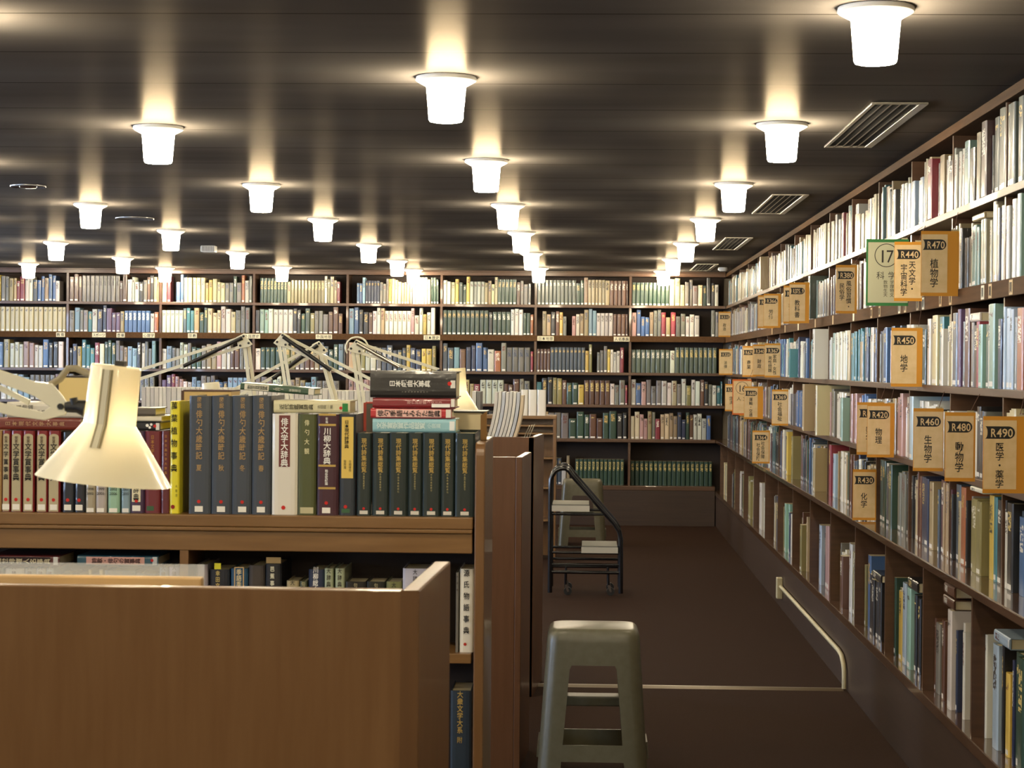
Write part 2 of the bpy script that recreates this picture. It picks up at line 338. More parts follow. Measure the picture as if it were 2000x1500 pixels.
FG=[(-1.3943, 0.0226, 0.19, 0.15, 'a58452', [], 'tan hardback at the very left of the low bookcase top'), (-1.3706, 0.0195, 0.1902, 0.15, '7c1f22', [('a', 0.0024, 0.0012, 0.0167, 0.1836, 'b3a684'), ('v', '文学賞事典', 0.0095, 0.1621, 0.0118, 0.0179, '17140f', 1), ('v', '受賞', 0.0095, 0.1776, 0.0077, 0.0077, '5a4630', 1), ('d', 0.0095, 0.0286, 0.0041, 'c0281f'), ('p', 0.0012, 0.0048, 0.0179, 0.0179, 'e9e4d6')], 'red hardback with rounded grey title panel, leftmost of five matching volumes'), (-1.3498, 0.0262, 0.1904, 0.15, '7c1f22', [('a', 0.0024, 0.0012, 0.0232, 0.1836, 'b3a684'), ('v', '文学賞事典', 0.0128, 0.1621, 0.0159, 0.0179, '17140f', 1), ('v', '受賞', 0.0128, 0.1776, 0.0077, 0.0077, '5a4630', 1), ('d', 0.0128, 0.0286, 0.0041, 'c0281f'), ('p', 0.0045, 0.0048, 0.0212, 0.0179, 'e9e4d6')], 'red hardback with rounded grey title panel, second of five matching volumes'), (-1.3218, 0.0274, 0.1907, 0.15, '7c1f22', [('a', 0.0024, 0.0012, 0.0244, 0.1836, 'b3a684'), ('v', '文学賞事典', 0.0134, 0.1621, 0.0166, 0.0179, '17140f', 1), ('v', '受賞', 0.0134, 0.1776, 0.0077, 0.0077, '5a4630', 1), ('d', 0.0134, 0.0286, 0.0041, 'c0281f'), ('p', 0.0051, 0.0048, 0.0218, 0.0179, 'e9e4d6')], 'red hardback with rounded grey title panel, third of five matching volumes'), (-1.2896, 0.0268, 0.191, 0.15, '7c1f22', [('a', 0.0024, 0.0012, 0.0238, 0.1836, 'b3a684'), ('v', '文学賞事典', 0.0131, 0.1621, 0.0163, 0.0179, '17140f', 1), ('v', '受賞', 0.0131, 0.1776, 0.0077, 0.0077, '5a4630', 1), ('d', 0.0131, 0.0286, 0.0041, 'c0281f'), ('p', 0.0048, 0.0048, 0.0215, 0.0179, 'e9e4d6')], 'red hardback with rounded grey title panel, fourth of five matching volumes'), (-1.2616, 0.028, 0.1913, 0.15, '7c1f22', [('a', 0.0024, 0.0012, 0.025, 0.1836, 'b3a684'), ('v', '文学賞事典', 0.0137, 0.1621, 0.017, 0.0179, '17140f', 1), ('v', '受賞', 0.0137, 0.1776, 0.0077, 0.0077, '5a4630', 1), ('d', 0.0137, 0.0286, 0.0041, 'c0281f'), ('p', 0.0054, 0.0048, 0.0221, 0.0179, 'e9e4d6')], 'red hardback with rounded grey title panel, fifth of five matching volumes'), (-1.2275, 0.028, 0.188, 0.15, '1c2027', [('v', '名著目録', 0.0143, 0.1562, 0.0119, 0.0155, 'b39a68', 1), ('d', 0.0131, 0.0286, 0.0041, 'c0281f'), ('p', 0.0048, 0.0048, 0.0215, 0.0179, 'e9e4d6')], 'near-black hardback with tan title beside the grey-panelled red volumes'), (-1.1977, 0.0237, 0.1883, 0.15, '1b1e25', [('v', '名著目録', 0.0113, 0.1562, 0.0107, 0.0155, 'b39a68', 1), ('d', 0.0101, 0.0286, 0.0041, 'c0281f'), ('p', 0.0018, 0.0048, 0.0185, 0.0179, 'e9e4d6')], 'near-black hardback just left of the grey index volume'), (-1.1722, 0.0225, 0.1862, 0.15, 'a4987d', [('v', '人物索引', 0.0113, 0.1574, 0.0143, 0.0167, '17140f', 1), ('h', '1998', 0.0113, 0.056, 0.0167, 0.006, '17140f', 0), ('h', '2002', 0.0113, 0.0453, 0.0167, 0.006, '17140f', 0), ('p', 0.003, 0.0012, 0.0197, 0.0107, 'e9e4d6')], 'beige-grey index volume, left of the lilac-grey one'), (-1.1485, 0.0255, 0.1864, 0.15, 'b0a59c', [('v', '総目録', 0.0125, 0.1276, 0.0143, 0.0203, '17140f', 1), ('h', '1999', 0.0125, 0.056, 0.0179, 0.0072, '17140f', 0), ('h', '2001', 0.0125, 0.0453, 0.0179, 0.0072, '17140f', 0), ('p', 0.0036, 0.0012, 0.0203, 0.0107, 'e9e4d6')], 'lilac-grey catalogue volume between the beige index and the mint one'), (-1.1194, 0.0273, 0.1867, 0.15, '93b79a', [('v', '総目録', 0.0131, 0.1276, 0.0143, 0.0203, '17140f', 1), ('h', '2002', 0.0131, 0.056, 0.0179, 0.0072, '17140f', 0), ('h', '2006', 0.0131, 0.0453, 0.0179, 0.0072, '17140f', 0), ('p', 0.0036, 0.0012, 0.0226, 0.0107, 'e9e4d6')], 'mint green catalogue volume under the desk lamp shade'), (-1.0878, 0.0206, 0.187, 0.15, '7f97a0', [('v', '総目録', 0.0107, 0.1276, 0.0143, 0.0203, '17140f', 1), ('h', '2007', 0.0107, 0.056, 0.0155, 0.0072, '17140f', 0), ('h', '2010', 0.0107, 0.0453, 0.0155, 0.0072, '17140f', 0), ('p', 0.0024, 0.0012, 0.0179, 0.0107, 'd9d8d0')], 'blue-grey catalogue volume beside the mint one'), (-1.0666, 0.0333, 0.192, 0.15, '3a2340', [('p', 0.0042, 0.0262, 0.0244, 0.1884, 'e8ddb8'), ('v', '季語よみかた辞典', 0.0143, 0.1729, 0.0143, 0.0181, '17140f', 1), ('d', 0.0149, 0.0286, 0.0041, 'c0281f'), ('p', 0.0054, 0.0048, 0.0244, 0.0179, 'e9e4d6')], 'purple hardback with a cream title strip and red dot'), (-1.032, 0.0364, 0.1924, 0.15, '6a1d22', [('v', '日本文学大辞典', 0.0179, 0.1836, 0.0083, 0.0107, 'b07c3c', 1), ('p', 0.0048, 0.006, 0.0215, 0.0167, '3c5a3c')], 'plain maroon hardback with a green call label'), (-0.9939, 0.02, 0.1927, 0.15, '5c191e', [('v', '日本古典文学大辞典', 0.0113, 0.186, 0.006, 0.0107, 'b07c3c', 1)], 'narrow maroon hardback with small gold title, left of the yellow book'), (-0.9739, 0.023, 0.2626, 0.16, 'e3d428', [('v', '萬葉植物事典', 0.0107, 0.267, 0.0155, 0.0292, '17140f', 1), ('v', '大貫茂', 0.0167, 0.0691, 0.006, 0.0107, '17140f', 0), ('d', 0.0083, 0.0155, 0.0048, '8a1f18')], 'bright yellow paperback with large black title, taller than its left neighbours'), (-0.9285, 0.0514, 0.2762, 0.2, '3a4048', [('v', '図説', 0.0241, 0.2742, 0.0107, 0.0137, 'a8895a', 1), ('v', '俳句大歳時記', 0.0241, 0.2432, 0.0155, 0.0194, 'a8895a', 1), ('v', '夏', 0.0241, 0.1156, 0.0131, 0.0155, 'a8895a', 1), ('d', 0.0241, 0.0286, 0.0041, 'c0281f'), ('p', 0.0146, 0.0048, 0.0337, 0.0179, 'e9e4d6')], 'tall slate hardback with gold title, leftmost of the four matching season volumes'), (-0.8752, 0.0471, 0.2767, 0.2, '3a4048', [('v', '図説', 0.0232, 0.2742, 0.0107, 0.0137, 'a8895a', 1), ('v', '俳句大歳時記', 0.0232, 0.2432, 0.0155, 0.0194, 'a8895a', 1), ('v', '秋', 0.0232, 0.1156, 0.0131, 0.0155, 'a8895a', 1), ('d', 0.0232, 0.0286, 0.0041, 'c0281f'), ('p', 0.0137, 0.0048, 0.0328, 0.0179, 'e9e4d6')], 'tall slate hardback with gold title, second of the four matching season volumes'), (-0.8269, 0.0453, 0.2772, 0.2, '3a4048', [('v', '図説', 0.0247, 0.2742, 0.0107, 0.0137, 'a8895a', 1), ('v', '俳句大歳時記', 0.0247, 0.2432, 0.0155, 0.0194, 'a8895a', 1), ('v', '冬', 0.0247, 0.1156, 0.0131, 0.0155, 'a8895a', 1), ('d', 0.0247, 0.0286, 0.0041, 'c0281f'), ('p', 0.0152, 0.0048, 0.0343, 0.0179, 'e9e4d6')], 'tall slate hardback with gold title, third of the four matching season volumes'), (-0.7798, 0.044, 0.2776, 0.2, '3a4048', [('v', '図説', 0.0218, 0.2742, 0.0107, 0.0137, 'a8895a', 1), ('v', '俳句大歳時記', 0.0218, 0.2432, 0.0155, 0.0194, 'a8895a', 1), ('v', '春', 0.0218, 0.1156, 0.0131, 0.0155, 'a8895a', 1), ('d', 0.0218, 0.0286, 0.0041, 'c0281f'), ('p', 0.0122, 0.0048, 0.0313, 0.0179, 'e9e4d6')], 'tall slate hardback with gold title, rightmost of the four matching season volumes'), (-0.7328, 0.0597, 0.2361, 0.17, 'd9d2c2', [('p', 0.0161, 0.1121, 0.0423, 0.2325, '6e3a36'), ('v', '俳文学大辞典', 0.0292, 0.2265, 0.0179, 0.0191, 'efece2', 1), ('d', 0.0274, 0.0167, 0.0048, 'c0281f')], 'wide off-white hardback with brown title panel'), (-0.6713, 0.0415, 0.2354, 0.16, '4a4f26', [('v', '俳句大観', 0.0203, 0.2265, 0.0119, 0.0221, 'd8cfa0', 1), ('p', 0.0054, 0.0036, 0.0364, 0.0179, 'b9b18a')], 'olive green hardback with pale spaced title'), (-0.6261, 0.0493, 0.2359, 0.17, '3d1622', [('p', 0.0024, 0.2325, 0.0429, 0.2372, 'b8994f'), ('p', 0.0024, 0.2086, 0.0429, 0.2134, 'b8994f'), ('p', 0.0024, 0.1133, 0.0429, 0.118, 'b8994f'), ('p', 0.0024, 0.0608, 0.0429, 0.0656, 'b8994f'), ('v', '新編', 0.0215, 0.2289, 0.006, 0.0072, 'efece2', 0), ('v', '川柳大辞典', 0.0226, 0.205, 0.0179, 0.0173, 'efece2', 1), ('v', '粕谷宏紀編', 0.0215, 0.1073, 0.0072, 0.0074, 'efece2', 1), ('d', 0.0215, 0.0286, 0.0041, 'c0281f'), ('p', 0.0119, 0.0048, 0.031, 0.0179, 'e9e4d6')], 'dark plum hardback banded in gold with white title'), (-0.5738, 0.0367, 0.2364, 0.16, '262d34', [('p', 0.0042, 0.087, 0.0316, 0.2301, 'd9b95c'), ('v', '日本現代詩辞典', 0.0161, 0.2229, 0.0107, 0.0095, '17140f', 1), ('v', '分銅惇作', 0.0244, 0.1299, 0.006, 0.0072, '17140f', 0), ('v', '田所周', 0.0125, 0.1299, 0.006, 0.0072, '17140f', 0), ('d', 0.0143, 0.0203, 0.0041, 'c0281f'), ('p', 0.0054, 0.006, 0.0244, 0.0155, '3d6040')], 'navy hardback with a long gold title label'), (-0.5335, 0.0336, 0.1924, 0.16, '16241f', [('v', '現代詩集総覧', 0.0167, 0.1812, 0.0125, 0.0134, 'b8994f', 1), ('v', '作品作者総索引', 0.0167, 0.1001, 0.0043, 0.0055, 'b8a870', 0), ('p', 0.0072, 0.0036, 0.0262, 0.0119, 'cfc9ba'), ('d', 0.0167, 0.0167, 0.0031, 'c0281f')], 'dark green hardback with gold title, first from the left of the seven matching volumes'), (-0.4969, 0.0378, 0.1928, 0.16, '16241f', [('v', '現代詩集総覧', 0.0188, 0.1812, 0.0125, 0.0134, 'b8994f', 1), ('v', '作品作者総索引', 0.0188, 0.1001, 0.0043, 0.0061, 'b8a870', 0), ('p', 0.0092, 0.0036, 0.0283, 0.0119, 'cfc9ba'), ('d', 0.0188, 0.0167, 0.0031, 'c0281f')], 'dark green hardback with gold title, second of the seven matching volumes'), (-0.4573, 0.0426, 0.1932, 0.16, '16241f', [('v', '現代詩集総覧', 0.0212, 0.1812, 0.0125, 0.0134, 'b8994f', 1), ('v', '作品作者総索引', 0.0212, 0.1001, 0.0043, 0.0067, 'b8a870', 0), ('p', 0.0116, 0.0036, 0.0307, 0.0119, 'cfc9ba'), ('d', 0.0212, 0.0167, 0.0031, 'c0281f')], 'dark green hardback with gold title, third of the seven matching volumes'), (-0.4135, 0.0324, 0.1936, 0.16, '16241f', [('v', '現代詩集総覧', 0.0161, 0.1812, 0.0125, 0.0134, 'b8994f', 1), ('v', '作品作者総索引', 0.0161, 0.1001, 0.0043, 0.0055, 'b8a870', 0), ('p', 0.0066, 0.0036, 0.0256, 0.0119, 'cfc9ba'), ('d', 0.0161, 0.0167, 0.0031, 'c0281f')], 'dark green hardback with gold title, fourth of the seven matching volumes'), (-0.3799, 0.0419, 0.194, 0.16, '16241f', [('v', '現代詩集総覧', 0.0209, 0.1812, 0.0125, 0.0134, 'b8994f', 1), ('v', '作品作者総索引', 0.0209, 0.1001, 0.0043, 0.0061, 'b8a870', 0), ('p', 0.0113, 0.0036, 0.0304, 0.0119, 'cfc9ba'), ('d', 0.0209, 0.0167, 0.0031, 'c0281f')], 'dark green hardback with gold title, fifth of the seven matching volumes'), (-0.3367, 0.0311, 0.1944, 0.16, '16241f', [('v', '現代詩集総覧', 0.0155, 0.1812, 0.0125, 0.0134, 'b8994f', 1), ('v', '作品作者総索引', 0.0155, 0.1001, 0.0043, 0.0067, 'b8a870', 0), ('p', 0.006, 0.0036, 0.025, 0.0119, 'cfc9ba'), ('d', 0.0155, 0.0167, 0.0031, 'c0281f')], 'dark green hardback with gold title, sixth of the seven matching volumes'), (-0.3038, 0.0461, 0.1947, 0.16, '16241f', [('v', '現代詩集総覧', 0.0229, 0.1812, 0.0125, 0.0134, 'b8994f', 1), ('v', '作品作者総索引', 0.0229, 0.1001, 0.0043, 0.0055, 'b8a870', 0), ('p', 0.0134, 0.0036, 0.0325, 0.0119, 'cfc9ba'), ('d', 0.0229, 0.0167, 0.0031, 'c0281f')], 'dark green hardback with gold title, last at the end post of the seven matching volumes')]
LYD=[(-1.1851, 1.3427, 0.0283, 0.1934, 0.16, '6f2a1c', [('v', '日本現代文学大事典', 0.0149, 0.18, 0.0107, 0.0161, 'b08a66', 1)], 'red-brown hardback lying flat across the red volumes'), (-1.1804, 1.3722, 0.0355, 0.18, 0.15, 'cfc8b4', [('v', '季語早引き辞典', 0.0119, 0.1585, 0.0131, 0.0101, '5c5648', 1), ('v', '植物編', 0.0238, 0.1585, 0.0107, 0.0143, '6a6455', 1)], 'off-white book lying on the red-brown one, behind the lamp arm'), (-0.9983, 1.3439, 0.0198, 0.0763, 0.15, '17161a', [('d', 0.0119, 0.0298, 0.0036, 'efece2'), ('d', 0.0143, 0.0203, 0.003, 'efece2'), ('d', 0.0072, 0.0238, 0.003, 'efece2'), ('d', 0.0107, 0.0119, 0.0036, 'c0281f'), ('p', 0.0012, 0.0012, 0.0179, 0.0095, 'd8d4c8')], 'black spotted book lying flat right of the lamp shade'), (-0.9948, 1.365, 0.0126, 0.08, 0.17, 'd8cfb6', [], 'thin cream book lying on the black spotted one'), (-1.0094, 1.3786, 0.018, 0.0654, 0.12, '5f574c', [], 'small dark grey box-like book, topmost right of the lamp shade'), (-0.5511, 1.3884, 0.0293, 0.1793, 0.14, 'cfc79e', [('v', '近代詩鑑賞辞典', 0.0143, 0.1657, 0.0131, 0.0114, '3d3a2a', 1), ('v', '吉田精一編', 0.0149, 0.0763, 0.0095, 0.0072, '4a4636', 0), ('p', 0.0042, 0.0048, 0.0232, 0.0179, '2f7a3c'), ('d', 0.0125, 0.0215, 0.0036, 'c0281f')], 'cream book lying over the white, olive and plum hardbacks'), (-0.3037, 1.3453, 0.0317, 0.1942, 0.15, '8fbcc2', [('v', '文学賞受賞作品総覧', 0.0161, 0.1848, 0.0167, 0.0126, 'd6e6de', 1), ('v', '小説篇', 0.0161, 0.0668, 0.0119, 0.0107, 'd6e6de', 0), ('p', 0.0054, 0.0024, 0.0268, 0.0143, 'e4e6e0')], 'pale blue book at the bottom of the stack on the green volumes'), (-0.3135, 1.3781, 0.0227, 0.1894, 0.14, 'b0262a', [('p', 0.003, 0.0238, 0.0215, 0.1764, 'e8b9ac'), ('v', '俳句季語よみかた辞典', 0.0119, 0.1729, 0.0161, 0.0147, '17140f', 1), ('p', 0.0024, 0.0012, 0.0215, 0.0131, 'ded6c8')], 'red book with pink title strip, second from bottom of the stack'), (-0.3053, 1.4021, 0.0233, 0.193, 0.15, '7d1d22', [('v', '現代詩年鑑2013', 0.0143, 0.1121, 0.0095, 0.0091, 'd9a9a0', 0), ('p', 0.0024, 0.0119, 0.0107, 0.0548, 'efece2'), ('p', 0.0036, 0.0012, 0.0221, 0.0095, 'e5dfd2')], 'deep red book third from bottom of the stack'), (-0.3031, 1.4266, 0.0621, 0.2014, 0.18, '22201e', [('v', '日本戯曲大事典', 0.0328, 0.1562, 0.0167, 0.0137, 'efece2', 1), ('v', '大笹吉雄岡室美奈子', 0.0137, 0.1287, 0.0036, 0.0072, '9a958a', 0), ('d', 0.0334, 0.0155, 0.0048, 'c0281f'), ('p', 0.0232, 0.0024, 0.0411, 0.0131, 'd9d4c8')], 'thick black dictionary on top of the stack')]
FG2=[(-0.9111, 0.026, 0.198, 0.15, '9c949c', [], 'pale mauve book left of the navy one on the second shelf'), (-0.8796, 0.046, 0.1864, 0.15, '141b26', [('p', 0.0107, 0.1872, 0.0262, 0.2015, 'e6dc3a'), ('v', '幸田文事典', 0.0191, 0.1848, 0.0107, 0.0143, 'c9b26a', 1)], 'black-navy book with a yellow square label'), (-0.8301, 0.0399, 0.1894, 0.15, '234a66', [('p', 0.0083, 0.0989, 0.031, 0.1931, 'c9a870'), ('p', 0.0107, 0.1013, 0.0286, 0.1907, '234a66'), ('v', '季語季題辞典', 0.0197, 0.1884, 0.0131, 0.0143, 'd9c79a', 1)], 'blue book with a gold framed title on the second shelf'), (-0.7878, 0.0374, 0.1972, 0.15, '3a332e', [], 'dark brown textured book on the second shelf'), (-0.7479, 0.0374, 0.2013, 0.15, '14161c', [('p', 0.0012, 0.2027, 0.0358, 0.217, 'a58a5c'), ('v', '芭蕉事典', 0.0161, 0.1979, 0.0107, 0.0167, 'e2dcc0', 1)], 'black book with a tan top band'), (-0.6984, 0.0289, 0.1622, 0.12, 'a0916c', [('v', '大辞典', 0.0143, 0.1657, 0.0107, 0.0155, '3a352c', 1)], 'small beige book among the black ones'), (-0.6671, 0.0169, 0.1614, 0.12, '4c5138', [('v', '句集', 0.0083, 0.1621, 0.0095, 0.0143, 'b8ac84', 0)], 'small olive book right of the small beige one'), (-0.6466, 0.0361, 0.1893, 0.14, '1f2a44', [('v', '川柳総合事典', 0.0167, 0.1967, 0.0131, 0.0155, 'efece2', 1)], 'navy book with a white title on the second shelf'), (-0.6093, 0.0205, 0.1922, 0.14, 'a5ad8c', [('v', '大辞典', 0.0101, 0.1943, 0.0107, 0.0155, '3a352c', 1)], 'left one of two pale green books'), (-0.584, 0.0217, 0.1925, 0.14, 'a5ad8c', [('v', '大辞典', 0.0107, 0.1943, 0.0107, 0.0155, '3a352c', 1)], 'right one of two pale green books'), (-0.5599, 0.0481, 0.1616, 0.12, '15130f', [('v', '句集', 0.0238, 0.1609, 0.0095, 0.0143, 'b8ac84', 0)], 'low black book right of the pale green pair'), (-0.5094, 0.0433, 0.1623, 0.12, '1a1d16', [('v', '句集', 0.0215, 0.1609, 0.0095, 0.0143, 'b8ac84', 0)], 'low green-black book beside the low black one'), (-0.4637, 0.036, 0.1628, 0.12, '77774a', [('v', '大辞典', 0.0179, 0.1633, 0.0107, 0.0155, '3a352c', 1)], 'low olive book with a dark band'), (-0.4253, 0.0588, 0.1945, 0.15, 'b9b6c2', [('v', '大辞典', 0.0292, 0.1943, 0.0107, 0.0155, '3a352c', 1)], 'lavender-white book behind the carrel side panel'), (-0.3006, 0.0072, 0.1865, 0.14, '6f6a60', [('v', '大辞典', 0.0036, 0.1848, 0.0043, 0.0155, '3a352c', 1)], 'thin grey book left of the white one by the end post'), (-0.291, 0.0323, 0.195, 0.15, 'e2dccb', [('v', '源氏物語事典', 0.0155, 0.1991, 0.0143, 0.0268, '17140f', 1), ('d', 0.0131, 0.0191, 0.0036, 'b03020')], 'white book with black spaced title by the end post'), (-1.3924, 0.0244, 0.1836, 0.13, '4c5550', [('v', '大辞典', 0.0119, 0.1955, 0.0107, 0.0155, '3a352c', 1)], 'dark grey-green book at the far left of the second shelf'), (-1.3655, 0.0439, 0.1827, 0.13, 'b5afa2', [('v', '大辞典', 0.0215, 0.1943, 0.0107, 0.0155, '3a352c', 1)], 'wide pale grey book under the lying maroon one'), (-1.3192, 0.0256, 0.1833, 0.13, '98948a', [('v', '大辞典', 0.0125, 0.1943, 0.0107, 0.0155, '3a352c', 1)], 'grey book right of the wide pale grey one'), (-1.2924, 0.0231, 0.1836, 0.13, 'a8a498', [('v', '大辞典', 0.0113, 0.1943, 0.0107, 0.0155, '3a352c', 1)], 'light grey book third from left on the second shelf'), (-1.268, 0.0183, 0.1839, 0.13, '8fa0a6', [('v', '大辞典', 0.0089, 0.1943, 0.0107, 0.0155, '3a352c', 1)], 'pale blue-grey book on the second shelf'), (-1.2461, 0.0316, 0.1697, 0.13, '777a78', [('v', '大辞典', 0.0155, 0.18, 0.0107, 0.0155, '3a352c', 1)], 'mid grey book behind the clear plate'), (-1.2121, 0.0413, 0.1678, 0.13, '6f7370', [('v', '大辞典', 0.0203, 0.1776, 0.0107, 0.0155, '3a352c', 1)], 'slate grey book behind the clear plate'), (-1.1683, 0.0085, 0.1828, 0.13, 'b5a276', [('v', '大辞典', 0.0042, 0.1919, 0.005, 0.0155, '3a352c', 1)], 'left thin tan book of the second shelf'), (-1.1585, 0.0146, 0.1708, 0.13, '6d6c70', [('v', '大辞典', 0.0072, 0.18, 0.0086, 0.0155, '3a352c', 1)], 'grey book between two thin tan ones'), (-1.1427, 0.0097, 0.1831, 0.13, 'b5a276', [('v', '大辞典', 0.0048, 0.1919, 0.0057, 0.0155, '3a352c', 1)], 'right thin tan book of the second shelf'), (-1.1294, 0.0728, 0.1809, 0.13, '5c6468', [], 'wide dark grey book under the teal lying one'), (-1.0541, 0.0485, 0.1746, 0.13, '62686a', [('v', '大辞典', 0.0238, 0.1824, 0.0107, 0.0155, '3a352c', 1)], 'grey-green book right of the wide dark grey one'), (-0.9995, 0.0206, 0.1897, 0.13, '7f8790', [('v', '大辞典', 0.0101, 0.1967, 0.0107, 0.0155, '3a352c', 1)], 'blue-grey book near the divider'), (-0.9765, 0.0267, 0.1912, 0.13, '9a8fa2', [('v', '大辞典', 0.0131, 0.1979, 0.0107, 0.0155, '3a352c', 1)], 'lavender book against the shelf divider')]
LY2=[(-1.2365, 1.0198, 0.0265, 0.1645, 0.15, '5a1f1e', [('p', 0.0036, 0.0215, 0.0226, 0.1609, '2a1512'), ('v', '近世俳壇人名事典', 0.0131, 0.1538, 0.0131, 0.0167, 'd9c9a0', 1), ('p', 0.0048, 0.0036, 0.0238, 0.0143, 'e2dccf')], 'maroon book lying on the second shelf books at the left'), (-1.0022, 1.0239, 0.0241, 0.1918, 0.15, '2a5563', [('p', 0.0036, 0.0322, 0.0215, 0.1705, 'd9a493'), ('v', '詩歌・俳句の賞事典', 0.0125, 0.1574, 0.0131, 0.0129, '3a1d1a', 1), ('d', 0.0143, 0.0143, 0.0036, 'c0281f'), ('p', 0.0036, 0.0024, 0.0226, 0.0131, 'cfcfc8')], 'teal book with pink title strip lying on the second shelf books')]
FG3=[(-0.3104, 0.0485, 0.2415, 0.15, '26333f', [('v', '大衆文学大系', 0.0221, 0.242, 0.0143, 0.0167, 'b8994f', 1), ('v', '附', 0.0221, 0.1347, 0.0131, 0.0155, 'b8994f', 0)], 'dark slate book with gold title on the lowest visible shelf')]
